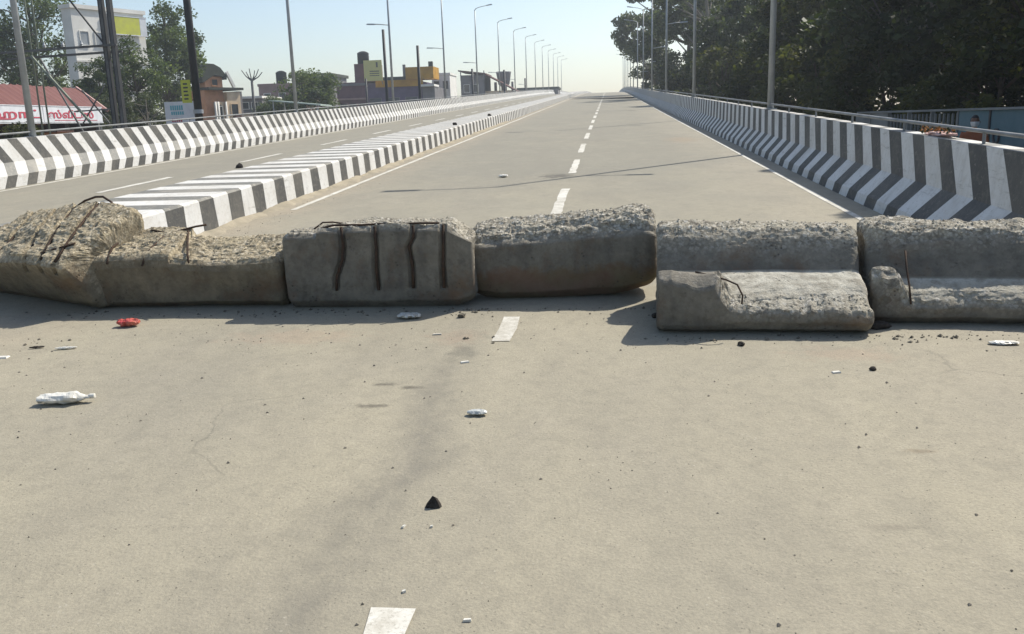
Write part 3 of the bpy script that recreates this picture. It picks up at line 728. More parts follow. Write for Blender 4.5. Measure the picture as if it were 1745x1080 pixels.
for kind, x, y, s, rot, label in (
    ('broad', 13.3, 17.0, 1.18, .4, 'dark bushy tree at the right edge of the photo behind the blue panels'),
    ('broad2', 13.2, 22.6, 1.28, 1.9, 'dark leafy tree above the blue panels, second from the right edge'),
    ('broad', 12.6, 27.5, .95, 3.3, 'dense black-green tree behind the opening in the fence'),
    ('tall2', 15.2, 33, .95, 5.0, 'tall dark tree between the blue fence and the nearest right lamp'),
    ('broad2', 12.0, 36, 1.0, .9, 'dense low-hanging dark tree just right of the nearest right lamp'),
    ('tall', 13.5, 43, .95, 2.2, 'tall dark tree just left of the nearest right lamp'),
    ('broad', 12.2, 50, 1.08, 5.6, 'broad dark tree between the first and second right lamps'),
    ('tall2', 13.2, 58, 1.05, 1.1, 'tall brownish-dark tree right of the second right lamp'),
    ('tall', 11.2, 66, 1.1, .2, 'tall open-crowned tree behind the second right lamp'),
    ('broad2', 10.5, 75, 1.15, 4.1, 'low dark tree left of the second right lamp'),
    ('tall', 9.6, 86, 1.2, 3.0, 'tall airy tree with sky showing through between the second and third right lamps'),
    ('tall2', 8.6, 100, 1.2, 2.0, 'tall airy tree at the left end of the dark row'),
    ('tall', 6.0, 116, 1.25, 4.4, 'slim overhanging tree farthest up the road on the right'),
    ): tree(kind, x, y, s, rot, label, group=GR)
for x, y, s, rot, label in ((10.8, 14.5, .8, 0, 'dark shrub right behind the blue panels at the photo edge'), (10.6, 25.5, .9, 1., 'dark shrub just behind the grey part of the fence'),
    (9.6, 33, .95, 2., 'dark shrub below the trees right of the nearest right lamp'), (9.2, 42, 1.1, 3., 'dark shrub beyond the nearest right lamp'),
    (8.6, 54, 1.2, 4., 'dark shrub showing over the barrier midway to the second right lamp'), (8.2, 68, 1.5, 5., 'dark shrub over the barrier by the second right lamp'),
    (9.0, 84, 1.6, .5, 'dark shrub over the barrier by the third right lamp'), (9.6, 106, 1.8, 1.5, 'farthest dark shrub tapering down to the right barrier')):
    tree('shrub', x, y, s, rot, label, 'bush', 'dark shrubs behind the right barrier')

host = [o for o in C.objects if o.get('label', '').startswith('dark bushy tree at the right edge')][0]
bpy.context.view_layer.update()
br_ = MB().tube([(13.0,16.8,7.6),(11.2,16.3,8.6),(9.4,16.0,9.1),(8.0,15.9,9.15)], [.07,.05,.03,.012], 7).tube([(11.2,16.3,8.6),(9.8,18.6,9.2),(8.7,20.4,9.35),(8.0,21.0,9.4)], [.05,.035,.02,.01], 7)
bo = br_.build('branch', M['bark'], host); bo.matrix_parent_inverse = host.matrix_world.inverted()
lm = leaf_mesh('branch_leaves', [(8.1,15.9,9.2),(8.5,15.95,9.15),(9.0,16.0,9.2),(8.1,21.0,9.4),(8.5,20.7,9.35)], [.22,.28,.3,.22,.26], 90, .22, 77, M['leaf_dark'], .3)
lo = bpy.data.objects.new('branch_leaves', lm); C.objects.link(lo); lo.parent = bo

# left side trees
tree('leftbig', -52.1, 78, 1.12, .5, 'big grey-green tree at the upper left corner behind the red roof')
tree('leftbig', -50.5, 66, .72, 2.4, 'lower leafy tree directly above the red shop roof')
tree('leftslim', -40.6, 80, 1.12, 1.2, 'tall dark green tree rising between the white building and the black pole')
tree('leftslim', -33.4, 62, .70, 4.1, 'leafy tree in front of the white building below its yellow hoarding')
tree('leftslim', -36.8, 62.5, .60, 5.2, 'small leafy tree between the shop roof and the white building')
tree('leftpale', -30.4, 52, .62, 1.9, 'pale sapling just left of the steel posts, below the crossbeams')
tree('leftpale', -26.9, 50, .60, 0.7, 'pale grey-green sapling behind the twin poles')
tree('leftpale', -37.5, 60, .75, 3.0, 'thin grey sapling under the transformer platform')
tree('shrub', -23.0, 45, .58, 1.0, 'low green bush left of the white and blue board', 'bush')
tree('round', -30.4, 88, 1.12, .3, 'round olive-green tree in front of the grey roofed building')
tree('round', -34.0, 91, .78, 2.3, 'smaller olive tree joined to the left of the round one')

# ------------------------------------------------------------------ left side: poles and signs
def pole(name, x, y, h, r_, mat, label, cat='pole', group=None, z=ZG):
    o = MB().tube([(0,0,-.3),(0,0,h)], [r_*1.1, r_*.9], 12).build(name, mat, None, True); o.location = (x, y, z)
    return tag(o, label, cat, group)
bp = empty('utility_pole', (-15.93, 33.8, ZG), label='thick black pole rising out of frame beside the yellow sign', cat='pole')
MB().tube([(0,0,-.3),(0,0,13)], [.16,.12], 14).build('shaft', M['dark_steel'], bp, True)
MB().tube([(0,0,2.6),(0,0,2.75)], .19, 14).build('clamp_band', M['galv'], bp)
ys_ = [('yellow_sign', -16.42, -16.06)]
M['yellow'] = mat_plain('yellow_panel', (.58,.60,.06,1), (.50,.50,.10,1), 2, .5, .4)
M['sign_white'] = mat_plain('white_panel', g3(.72,.74,.76), g3(.58,.60,.62), 2, .5, .4)
M['ink'] = mat_plain('dark_ink', g3(.06), g3(.09), 5, .7)
M['red_ink'] = mat_plain('red_ink', (.52,.08,.11,1), (.42,.07,.10,1), 5, .7)
M['cyan_ink'] = mat_plain('teal_ink', (.12,.38,.44,1), (.16,.45,.5,1), 5, .7)
sg = empty('banner_sign', (-16.24, 33.6, 2.66), label='narrow upright yellow sign hung beside the black pole', cat='sign')
MB().box(-.19,.19,-.02,.02,.0,.86).build('panel', M['yellow'], sg)
for k_ in range(5):
    z = .12+.14*k_; MB().box(-.10,.07+.02*(k_%2),-.026,-.021,z,z+.06).build('lettering', M['ink'], sg)
MB().bar((.19,0,.8),(.34,.1,.8),.03).build('bracket', M['dark_steel'], sg)
MB().bar((.19,0,.1),(.34,.1,.1),.03).build('bracket', M['dark_steel'], sg)

sg = empty('signboard', (-18.65, 37.8, ZG), label='white board with teal and red print left of the black pole', cat='sign')
MB().box(-.68,.68,-.03,.03,1.9,3.22).build('panel', M['sign_white'], sg)
for x0, x1, z0, z1, mm in ((-.42,.12,2.86,3.06,'cyan_ink'),(-.40,.10,2.66,2.80,'cyan_ink'),(-.40,.06,2.36,2.5,'red_ink'),(-.45,.2,2.2,2.26,'red_ink')):
    k_ = 0; x = x0
    while x < x1: MB().box(x,x+.07,-.038,-.031,z0,z1).build('lettering', M[mm], sg); x += .1
for x in (-.6,.6): MB().box(x-.04,x+.04,.031,.1,0,3.1).build('leg', M['galv'], sg)

# twin pole transformer stand
ts = empty('transformer_stand', (-17.5, 30.8, ZG), label='close pair of steel posts with crossbeams and slanting braces beside the red roofed shop', cat='pole')
for x in (-.17, .13):
    MB().box(x-.055,x+.055,-.08,.08,-.3,13).build('leg', M['grey_pole'], ts)
    MB().box(x-.075,x-.0555,-.10,.10,-.3,13).build('flange', M['dark_steel'], ts); MB().box(x+.0555,x+.075,-.10,.10,-.3,13).build('flange', M['dark_steel'], ts)
for x in (-3.15, -2.88): MB().tube([(x,.2,-.3),(x,.2,13)], .032, 8).build('conduit', M['pipe'], ts, True)
for z, y in ((4.93,-.16),(4.73,.16)): MB().bar((-4.1,y,z-.06),(.32,y,z+.05),.06,.075).build('crossbeam', M['grey_pole'], ts)
MB().bar((-2.9,-.24,4.72),(-.95,-.24,2.3),.07).build('brace', M['pipe'], ts)
MB().bar((-2.9,.24,4.68),(-1.3,.24,1.4),.05).build('brace', M['grey_pole'], ts)
MB().bar((-1.75,-.05,7.2),(-.25,-.05,5.1),.05).build('brace', M['dark_steel'], ts)
MB().bar((-1.7,0,2.75),(-.2,0,2.8),.05).build('crossbeam', M['grey_pole'], ts)
MB().bar((-1.5,.1,2.3),(-.5,.1,3.6),.04).build('brace', M['grey_pole'], ts); MB().bar((-.5,.16,2.3),(-1.4,.16,3.5),.04).build('brace', M['grey_pole'], ts)
for k_ in range(3):
    MB().lathe([(.04,0),(.07,.03),(.04,.06),(.07,.09),(.04,.12),(.02,.2)], 10, (-2.4+.7*k_,-.16,4.97)).build('insulator', M['galv'], ts)

# ------------------------------------------------------------------ left side: the red roofed shop
M['red_roof'] = mat_plain('faded_red_sheet', (.115,.028,.022,1), (.145,.046,.034,1), .6, .6, .3)
M['dark_in'] = mat_plain('dark_interior', g3(.025), g3(.04,.035,.03), 2, .9)
M['brown_wall'] = mat_plain('brown_wall', (.10,.05,.035,1), (.07,.035,.03,1), 2, .9)
sh = empty('roadside_shop', (-27, 38, ZG), label='roadside shop with a faded red sloping roof at the left edge', cat='shop')
h0 = 3.28; rf = MB()
for k_ in range(9):                                       # corrugated sheets, each lapped over the next
    y0 = -9 + k_*1.95; rf = MB()
    nn = 12; vs = []
    for i in range(nn+1):
        y = y0 + 1.96*i/nn; zz = .03*math.cos(i/nn*2*math.pi*4) + .003*(k_ % 2)
        vs += [(-.15,y,h0+zz),(-1.75,y,h0+1.16+zz)]
    rf.add(vs, [(2*i,2*i+2,2*i+3,2*i+1) for i in range(nn)]); rf.build('roof_sheet', M['red_roof'], sh)
MB().add([(-.2,8.5,h0-.06),(-1.75,8.5,h0+1.1),(-3.2,8.5,h0-.06),(-.2,8.44,h0-.06),(-1.75,8.44,h0+1.1),(-3.2,8.44,h0-.06)],[(0,1,2),(5,4,3),(0,3,4,1),(1,4,5,2),(2,5,3,0)]).build('gable', M['brown_wall'], sh)
MB().bar((-.1,8.6,h0-.1),(-1.78,8.6,h0+1.2),.14).build('barge_board', mat_plain('pink_board', (.48,.30,.27,1)), sh)
MB().add([(-1.78,-9,h0+1.14),(-3.3,-9,h0-.1),(-3.3,8.5,h0-.1),(-1.78,8.5,h0+1.14)],[(0,1,2,3)]).build('roof_sheet', M['red_roof'], sh)
MB().box(-3.1,-2.9,-9,8.4,0,h0-.12).build('wall', M['brown_wall'], sh)
MB().box(-2.9,-.6,8.2,8.4,0,h0-.12).build('wall', M['brown_wall'], sh)
for y in (-9,-4,.9,5.2,8.0): MB().box(-.5,-.36,y-.07,y+.07,0,h0-.14).build('post', M['grey_pole'], sh)
for y0, y1, mm in ((-8,-3,'dark_in'),(1.2,5,'brown_wall'),(5.4,7.9,'dark_in')): MB().box(-1.6,-.9,y0,y1,0,1.1 if mm != 'brown_wall' else 1.5).build('counter', M[mm], sh)
sb = empty('shop_signboard', (-26.95, 38, ZG), label='long white shop signboard with pinkish red lettering below the red roof', cat='sign')
MB().box(-.06,0,-9,2.65,2.60,3.34).build('panel', M['sign_white'], sb)
MB().box(-.06,0,2.70,7.72,2.60,3.34).build('panel', M['sign_white'], sb)
for z in (2.56,3.36): MB().box(-.07,.02,-9,7.75,z-.02,z+.02).build('frame', M['sign_white'], sb)
def lettering(body, size, length, y, z, mat, parent):
    cu = bpy.data.curves.new('lettering', 'FONT'); cu.body = body; cu.size = size; cu.extrude = .004; cu.offset = .012
    t = bpy.data.objects.new('lettering_tmp', cu); C.objects.link(t)
    dg = bpy.context.evaluated_depsgraph_get(); dg.update(); me = bpy.data.meshes.new_from_object(t.evaluated_get(dg)); bpy.data.objects.remove(t)
    xs = [v.co.x for v in me.vertices] or [0, 1]; k_ = length/max(.01, max(xs)-min(xs))
    for v in me.vertices: v.co.x = (v.co.x-min(xs))*k_
    me.materials.clear(); me.materials.append(mat)
    o = bpy.data.objects.new('lettering', me); C.objects.link(o); o.parent = parent
    o.location = (.012, y, z); o.rotation_euler = (math.radians(90), 0, math.radians(90)); return o
lettering('\u0bb0\u0bcb\u0bb8\u0bb8\u0bcd \u0bb9\u0bbe\u0b9f\u0bcd', .46, 9.6, -7.2, 2.80, M['red_ink'], sb)
lettering('\u0bb8\u0bcd\u0bb5\u0bc0\u0b9f\u0bcd\u0bb8\u0bcd', .46, 3.9, 3.0, 2.80, M['red_ink'], sb)
MB().box(.004,.010,3.5,7.2,2.67,2.70).build('lettering', M['red_ink'], sb)

ks = empty('kiosk', (-26.3, 40.6, ZG), label='small orange kiosk counter under the white shop signboard', cat='kiosk')
MB().box(-.35,.35,-.6,.6,0,2.1).build('cabinet', mat_plain('orange_board', (.50,.22,.07,1), (.42,.17,.06,1), 2, .7), ks)
MB().box(-.4,.42,-.68,.68,2.101,2.17).build('counter_top', M['brown_wall'], ks)
tree('shrub', -25.6, 37.2, .42, 2.6, 'small yellow-green plant in front of the shop beside the orange kiosk', 'bush', z=ZG+.6)

# ------------------------------------------------------------------ left side: buildings
M['glass'] = mat_plain('window_glass', g3(.03,.035,.04), g3(.05,.055,.06), 2, .15, .6)
M['pale_pane'] = mat_plain('frosted_pane', g3(.34,.36,.37), g3(.26,.28,.29), 2, .3, .5)
M['shutter'] = mat_plain('rolling_shutter', g3(.10,.11,.115), g3(.07,.075,.08), 2, .6)
def wall_mat(name, c, d=None): return mat_plain(name, c, d or tuple(x*.72 for x in c[:3])+(1,), .8, .9, .15, 0, 12)
M['w_white'] = wall_mat('whitewash', g3(.80,.78,.72), g3(.68,.66,.60))
M['w_orange'] = wall_mat('orange_plaster', (.72,.36,.20,1)); M['w_cream'] = wall_mat('cream_plaster', (.74,.58,.40,1))
M['w_maroon'] = wall_mat('maroon_plaster', (.17,.085,.10,1)); M['w_purple'] = wall_mat('violet_plaster', (.13,.10,.17,1))
M['w_yellow'] = wall_mat('amber_paint', (.50,.27,.03,1)); M['w_grey'] = wall_mat('grey_plaster', g3(.22,.21,.21)); M['w_pink'] = wall_mat('pink_plaster', (.36,.24,.22,1))
M['r_dark'] = wall_mat('dark_roof', (.075,.08,.065,1)); M['r_rust'] = wall_mat('rusty_roof', (.14,.075,.065,1)); M['tank'] = wall_mat('black_tank', g3(.018,.02,.022))
def win(parent, face, a, z, w_, h_, pos, pane='glass', frame='w_white', name='window'):
    """face '-y' (towards the camera) or '+x' (towards the road); a = along-wall centre, pos = wall plane"""
    t = .07; fr = MB()
    def bx(mb, a0, a1, z0, z1, d0, d1):
        if face == '-y': mb.box(a0, a1, pos-d1, pos-d0, z0, z1)
        else: mb.box(pos+d0, pos+d1, a0, a1, z0, z1)
    bx(fr, a-w_/2-t, a-w_/2, z-h_/2, z+h_/2, -.02, .06); bx(fr, a+w_/2, a+w_/2+t, z-h_/2, z+h_/2, -.02, .06)
    bx(fr, a-w_/2-t, a+w_/2+t, z+h_/2, z+h_/2+t, -.02, .06); bx(fr, a-w_/2-t, a+w_/2+t, z-h_/2-t, z-h_/2, -.02, .10)
    fo = fr.build(name, M[frame], parent)
    pn = MB(); bx(pn, a-w_/2, a+w_/2, z-h_/2, z+h_/2, -.02, .012); pn.build('pane', M[pane], fo)
def wall(parent, x0, x1, y0, y1, z0, z1, mat, name='wall'): return MB().box(x0,x1,y0,y1,z0,z1).build(name, M[mat], parent)

# white building with the yellow hoarding
b = empty('white_building', (-40, 70, ZG), (0,0,math.radians(65)), label='tall white building half hidden by trees at upper left', cat='building')
wall(b, -2.9, 3.6, 0, 1.2, 0, 11.6, 'w_white'); wall(b, -3.0, 3.75, -.15, 1.35, 11.6, 11.9, 'w_white', 'parapet')
for z in (4.0, 7.6): wall(b, -2.95, 3.7, -.12, -.002, z, z+.14, 'w_white', 'ledge')
for z in (2.4, 5.9, 9.4):
    for x in (-2.0, -.7): win(b, '-y', x, z, .7, 1.0, 0, 'pale_pane')
win(b, '-y', 2.2, 5.9, .7, 1.0, 0, 'pale_pane')
wall(b, -.1, .1, -.2, -.125, .3, 11.4, 'w_grey', 'drain_pipe')
hb = empty('hoarding', (-39.14, 71.62, 9.55), (0,0,math.radians(65)), label='yellow and white hoarding near the top of the white building', cat='sign')
MB().box(-1.6,1.1,-.22,-.1,0,1.35).build('panel', M['yellow'], hb); MB().box(1.13,1.75,-.22,-.1,0,1.35).build('panel', M['sign_white'], hb)
MB().box(-1.67,1.82,-.24,-.08,-.08,-.005).build('frame', M['sign_white'], hb); MB().box(-1.67,1.82,-.24,-.08,1.355,1.42).build('frame', M['sign_white'], hb)

# orange house
b = empty('orange_house', (-40.2, 91.8, ZG), (0,0,math.radians(62)), label='orange and cream house with a dark curved roof and arched doorway', cat='house')
wall(b, -2.0, .3, .6, 3, 0, 6.2, 'w_orange'); wall(b, .3, 2.0, 0, 3, 0, 6.0, 'w_cream'); wall(b, -1.1, -.1, .1, .6, 0, 5.0, 'w_cream')
wall(b, -2.1, 2.35, -.25, 3.1, 6.2, 6.45, 'r_dark', 'ledge'); wall(b, 2.0, 2.6, .4, 2.8, 0, 6.1, 'w_grey')
wall(b, -1.7, .5, .8, 2.9, 6.45, 7.6, 'w_orange', 'upper_wall'); 
pr = [(-2.2,6.9),(-2.2,8.9),(-.6,8.85),(.2,8.5),(.9,7.7),(.9,7.3),(.3,7.6),(-.6,7.75)]
mm_ = MB(); k_ = len(pr); mm_.add([(x,.5,z) for x,z in pr]+[(x,3.2,z) for x,z in pr], [tuple(range(k_)), tuple(range(2*k_-1,k_-1,-1))]+[(i,(i+1)%k_,k_+(i+1)%k_,k_+i) for i in range(k_)]); mm_.build('roof', M['r_dark'], b)
MB().bar((.9,.5,8.1),(1.75,.5,6.5),.22,.3).build('gutter', M['w_white'], b)
win(b, '-y', -.6, 3.3, .42, 2.4, .1, 'dark_in' if False else 'glass', 'w_white'); MB().lathe([(.21,0),(.21,.02)], 16).build('arch', M['glass'], b, loc=(-.6,.095,4.5)).rotation_euler = (math.radians(90),0,0)
win(b, '-y', 1.15, 3.4, .85, 2.7, 0, 'glass', 'w_cream', 'doorway'); win(b, '-y', -.5, 7.0, .7, .6, .8, frame='w_orange')
MB().box(.8,1.5,-.6,-.1,2.1,3.6).build('awning', M['r_rust'], b)
for x in (-1.3,-.95,.05): MB().tube([(x,-.02,0),(x,-.02,5)], .12, 10).build('column', M['w_white'], b, True)

# low building, pink house with tank, canopy
b = empty('low_building', (-42.3, 102, ZG), label='low building with a cream band and dark upper windows right of the orange house', cat='building')
wall(b, -1.8, 2.1, 0, 6, 0, 5.6, 'w_grey'); wall(b, -1.9, 2.2, -.3, -.002, 3.4, 4.0, 'w_cream', 'ledge'); wall(b, -2, 2.3, -.4, 6, 5.6, 5.85, 'w_white', 'roof')
for x in (-1.0, .1, 1.2): win(b, '-y', x, 4.8, .7, .7, 0)
for x in (-.9, .9): win(b, '-y', x, 1.9, 1.3, 2.2, 0, 'shutter', 'w_grey', 'shopfront')
b = empty('pink_house', (-46.0, 124, ZG), label='plain pink house behind the round tree with a dark tank on its roof', cat='house')
wall(b, -3.2, 3.4, 0, 8, 0, 8.0, 'w_pink'); wall(b, -3.3, 3.5, -.1, 8.1, 8.0, 8.35, 'w_pink', 'parapet')
for x in (-2, .2, 2.2): win(b, '-y', x, 6.4, .9, 1.2, 0)
def water_tank(x, y, z, r_, h_, label, mat='tank'):
    o = MB().lathe([(r_*.96,0),(r_,.05),(r_,h_*.3),(r_*.97,h_*.33),(r_,h_*.36),(r_,h_*.66),(r_*.97,h_*.69),(r_,h_*.72),(r_,h_*.86),(r_*.55,h_*.97),(r_*.3,h_)], 20).build('water_tank', M[mat], None, True)
    o.location = (x, y, z); return tag(o, label, 'water tank')
water_tank(-46.1, 125, 8.0, .75, 1.75, 'black water tank on the pink house left of the second left lamp')
cnp = MB().add([(-2.2,-1.5,0),(2.2,-1.5,-.5),(2.2,1.5,-.5),(-2.2,1.5,0),(-2.2,-1.5,.1),(2.2,-1.5,-.4),(2.2,1.5,-.4),(-2.2,1.5,.1)],[(0,3,2,1),(4,5,6,7),(0,1,5,4),(1,2,6,5),(2,3,7,6),(3,0,4,7)])
cr = empty('shelter', (-25.8, 74, ZG), label='small shelter with a pale green sloping roof below the round tree', cat='shelter')
o = cnp.build('roof', mat_plain('pale_green_sheet', (.42,.50,.44,1)), cr, loc=(0,0,4.25))
for x in (-1.9,1.9):
    for y in (-1.3,1.3): MB().tube([(x,y,0),(x,y,4.2 if x < 0 else 3.75)], .06, 8).build('post', M['galv'], cr)

# grey roofed building
b = empty('grey_building', (-46, 138, ZG), label='grey building with a flat dark roof and window row behind the round tree', cat='building')
wall(b, -3.2, 2.9, 0, 9, 0, 9.9, 'w_grey'); wall(b, -3.6, 3.2, -.5, 9.3, 9.9, 10.35, 'r_dark', 'roof')
for x in (-2.4,-1.2,0,1.2,2.2): win(b, '-y', x, 8.4, .8, 1.5, 0, frame='w_white')
for x in (-2,0,2): win(b, '-y', x, 4.5, .9, 1.4, 0, frame='w_white')

# violet and maroon commercial block
b = empty('violet_building', (-32.5, 130, ZG), label='maroon and violet shop building with an amber fascia', cat='building')
wall(b, -7.2, -2.7, 0, 10, 0, 8.4, 'w_maroon'); wall(b, -2.7, 5.6, .2, 10, 0, 8.2, 'w_purple'); wall(b, -4.5, -1.4, .5, 5, 8.4, 11.0, 'w_maroon', 'stair_head')
wall(b, -7.3, -2.8, -.35, -.002, 7.9, 8.25, 'w_grey', 'ledge')
wall(b, -1.3, 5.7, -.1, .19, 7.55, 8.5, 'w_yellow', 'fascia'); wall(b, 3.3, 7.4, -.4, 4, 8.52, 10.2, 'w_yellow', 'fascia'); wall(b, -1.35, 3.2, -.2, 4, 8.52, 8.95, 'r_dark', 'roof')
wall(b, 5.62, 7.4, 0, 8, 0, 7.4, 'w_grey'); wall(b, 5.3, 7.5, -.7, 3, 7.42, 7.72, 'w_white', 'ledge'); wall(b, 6.7, 7.3, -.3, .2, 10.22, 10.9, 'r_dark', 'parapet'); wall(b, 2.9, 3.25, -.3, .2, 8.96, 10.6, 'w_grey', 'parapet')
wall(b, -7.3, -2.8, -.6, -.01, 5.9, 6.15, 'w_pink', 'ledge')
for x in (-6.3,-4.9,-3.5): win(b, '-y', x, 4.6, 1.0, 1.6, 0, frame='w_maroon')
for x in (-1.5, 1.2, 3.9): win(b, '-y', x, 5.1, 1.7, 1.8, .2, 'shutter', 'w_grey', 'shopfront')
for x in (-6.1,-3.9,-1.3,1.3,3.9): win(b, '-y', x, 1.8, 1.7, 2.6, 0 if x < -2.7 else .2, 'shutter', 'w_grey', 'shopfront')
hb = empty('hoarding', (-34.1, 129.4, 8.1), label='square pale yellow rooftop board with dark print on the violet building', cat='sign')
MB().box(-1.15,1.55,-.1,.0,0,2.9).build('panel', mat_plain('pale_yellow_panel', (.62,.57,.20,1), (.55,.52,.2,1), 2, .5, .4), hb)
for x0,x1,z0,z1 in ((.7,.95,1.9,2.6),(-.3,1.1,1.3,1.42),(-.3,1.1,1.0,1.1),(-.3,1.1,.7,.8)): MB().box(x0,x1,-.115,-.102,z0,z1).build('lettering', M['ink'], hb)
for x in (-1,1.4): MB().bar((x,0,0),(x,1.2,-1),.1).build('strut', M['galv'], hb)
water_tank(-36.1, 132.5, 10.66, .85, 1.9, 'black water tank on the stair head of the maroon building')

# small white house and rusty roofed sheds farther along
b = empty('white_house', (-25.7, 138, ZG), label='narrow white house between the amber fascia and the rusty roofs', cat='house')
wall(b, -1.3, 1.5, 0, 6, 0, 9.4, 'w_white'); wall(b, -1.4, 1.6, -.1, 6, 9.4, 9.7, 'w_white', 'parapet')
for z in (5.2, 7.9):
    for x in (-.6,.8): win(b, '-y', x, z, .7, 1.1, 0, frame='w_grey')
b = empty('rusty_shed', (-21.5, 150, ZG), label='shed with rusty lean-to roofs and clutter below the fifth left lamp', cat='shed')
wall(b, -3.0, 1.0, 0, 8, 0, 9.86, 'w_grey'); wall(b, 1.0, 5.5, .5, 8, 0, 7.2, 'w_cream')
MB().add([(-3.3,-.5,10.5),(1.2,-.5,9.9),(1.2,8,9.9),(-3.3,8,10.5),(-3.3,-.5,10.7),(1.2,-.5,10.1),(1.2,8,10.1),(-3.3,8,10.7)],[(0,3,2,1),(4,5,6,7),(0,1,5,4),(1,2,6,5),(2,3,7,6),(3,0,4,7)]).build('roof', M['r_rust'], b)
MB().add([(1.25,-.5,9.7),(6.2,-.5,7.0),(6.2,8,7.0),(1.25,8,9.7),(1.25,-.5,9.95),(6.2,-.5,7.2),(6.2,8,7.2),(1.25,8,9.95)],[(0,3,2,1),(4,5,6,7),(0,1,5,4),(1,2,6,5),(2,3,7,6),(3,0,4,7)]).build('roof', M['r_rust'], b)
for x in (-2,-.5): win(b, '-y', x, 7.7, .9, 1.2, 0, frame='w_white')
for x in (2,3.6): win(b, '-y', x, 6.0, .9, 1.2, .5, frame='w_white')
for x in (-2.9,-.9,1.0): MB().bar((x,-.3,9.0),(x,-.3,10.5),.15).build('post', M['w_grey'], b)
wt = empty('water_tower', (-18.4, 160, ZG), label='grey water tower with a wide flat top beside the sixth left lamp', cat='water tower')
MB().lathe([(.5,0),(.5,8.2),(1.0,8.6),(1.3,10.4),(1.36,10.6),(1.3,10.75),(.2,10.8)], 20).build('tank_body', M['w_grey'], wt, True)
MB().tube([(-1.5,0,0),(-1.5,0,9)], .25, 8).build('leg', M['w_grey'], wt); MB().tube([(1.5,0,0),(1.5,0,9)], .2, 8).build('leg', M['w_grey'], wt)
b = empty('far_building', (-15.5, 190, ZG), label='long low dark roofline far off between the tower and the crest', cat='building')
wall(b, -3.5, 5, 0, 8, 0, 8.6, 'w_grey'); wall(b, -3.7, 5.2, -.2, 8.2, 8.6, 9.0, 'r_dark', 'roof')
for x in (-2.4,-.6,1.2,3): win(b, '-y', x, 7.4, .9, 1.2, 0, frame='w_white')

# dark poles along the service street
for x, y, h, r_, lb in ((-17.35,70,8.9+.35,.12,'dark pole just left of the third left lamp'), (-14.7,70,7.6+.35,.12,'dark pole between the third and fourth left lamps'),
        (-27.1,100,6.9+.35,.12,'short dark pole in front of the maroon wall'), (-16.5,110,8.1+.35,.14,'dark pole just left of the fifth left lamp'), (-14.3,125,8.7+.35,.16,'dark pole between the sixth and seventh left lamps'),
        (-12.8,140,8.2+.35,.14,'short dark pole beside the eighth left lamp')):
    pole('utility_pole', x, y, h, r_, M['dark_steel'], lb, 'pole', 'dark poles beyond the left barrier')
ap = empty('antler_pole', (-34.9, 86.4, ZG), label='old pole with a spray of bare bracket arms left of the round tree', cat='pole')
MB().tube([(0,0,-.3),(0,0,6.9)], [.17,.12], 10).build('shaft', M['grey_pole'], ap, True)
for dx, dz in ((-1.0,1.05),(-.55,.9),(-.2,1.2),(.35,1.0),(.75,1.1),(1.1,.8)):
    MB().tube([(0,0,6.7),(dx*.6,.1,6.7+dz*.45),(dx,.1,6.7+dz)], [.07,.05,.04], 6).build('bracket_arm', M['grey_pole'], ap)

# ------------------------------------------------------------------ right side: fence, person
M['blue_sheet'] = mat_plain('blue_fence_sheet', (.055,.13,.16,1), (.09,.17,.20,1), .9, .6, .3)
M['grey_sheet'] = mat_plain('grey_fence_sheet', (.20,.22,.22,1), (.14,.15,.15,1), .9, .6, .3)
fn = empty('sheet_fence', (8, 0, ZG), label='blue and grey sheet fence below the dark trees at the right', cat='fence')
y = 9.5; i = 0
while y < 30:
    mm_ = 'blue_sheet' if y < 21.6 else ('dark_in' if y < 25.2 else 'grey_sheet')
    if mm_ != 'dark_in': MB().box(-.03+.006*(i%2),.0+.006*(i%2),y+.04,y+1.70,.05,1.80).build('panel', M[mm_], fn)
    else:
        for k_ in range(6): MB().box(-.02,.02,y+.1+.28*k_,y+.16+.28*k_,.05,1.75).build('slat', M['grey_sheet'], fn)
    MB().box(-.05,.05,y-.03,y+.035,0,1.86).build('post', M['dark_steel'] if mm_ == 'blue_sheet' else M['grey_sheet'], fn)
    y += 1.74; i += 1
MB().bar((-.06,9.5,1.83),(-.06,30,1.83),.05).build('top_rail', M['grey_sheet'], fn)
for y0, w_, z0, z1 in ((20.9,.12,1.15,1.38),(20.65,.14,1.18,1.40),(20.4,.12,1.15,1.38),(20.15,.10,1.15,1.36),(19.95,.04,1.2,1.40)): MB().box(-.042,-.036,y0,y0+w_,z0,z1).build('lettering', M['ink'], fn)
lt = MB()
for k_ in range(14):
    a0, a1 = 2*math.pi*k_/14, 2*math.pi*(k_+1)/14
    lt.bar((-.045,19.55+.14*math.cos(a0),1.27+.14*math.sin(a0)),(-.045,19.55+.14*math.cos(a1),1.27+.14*math.sin(a1)),.03,.05)
lt.build('lettering', M['ink'], fn)

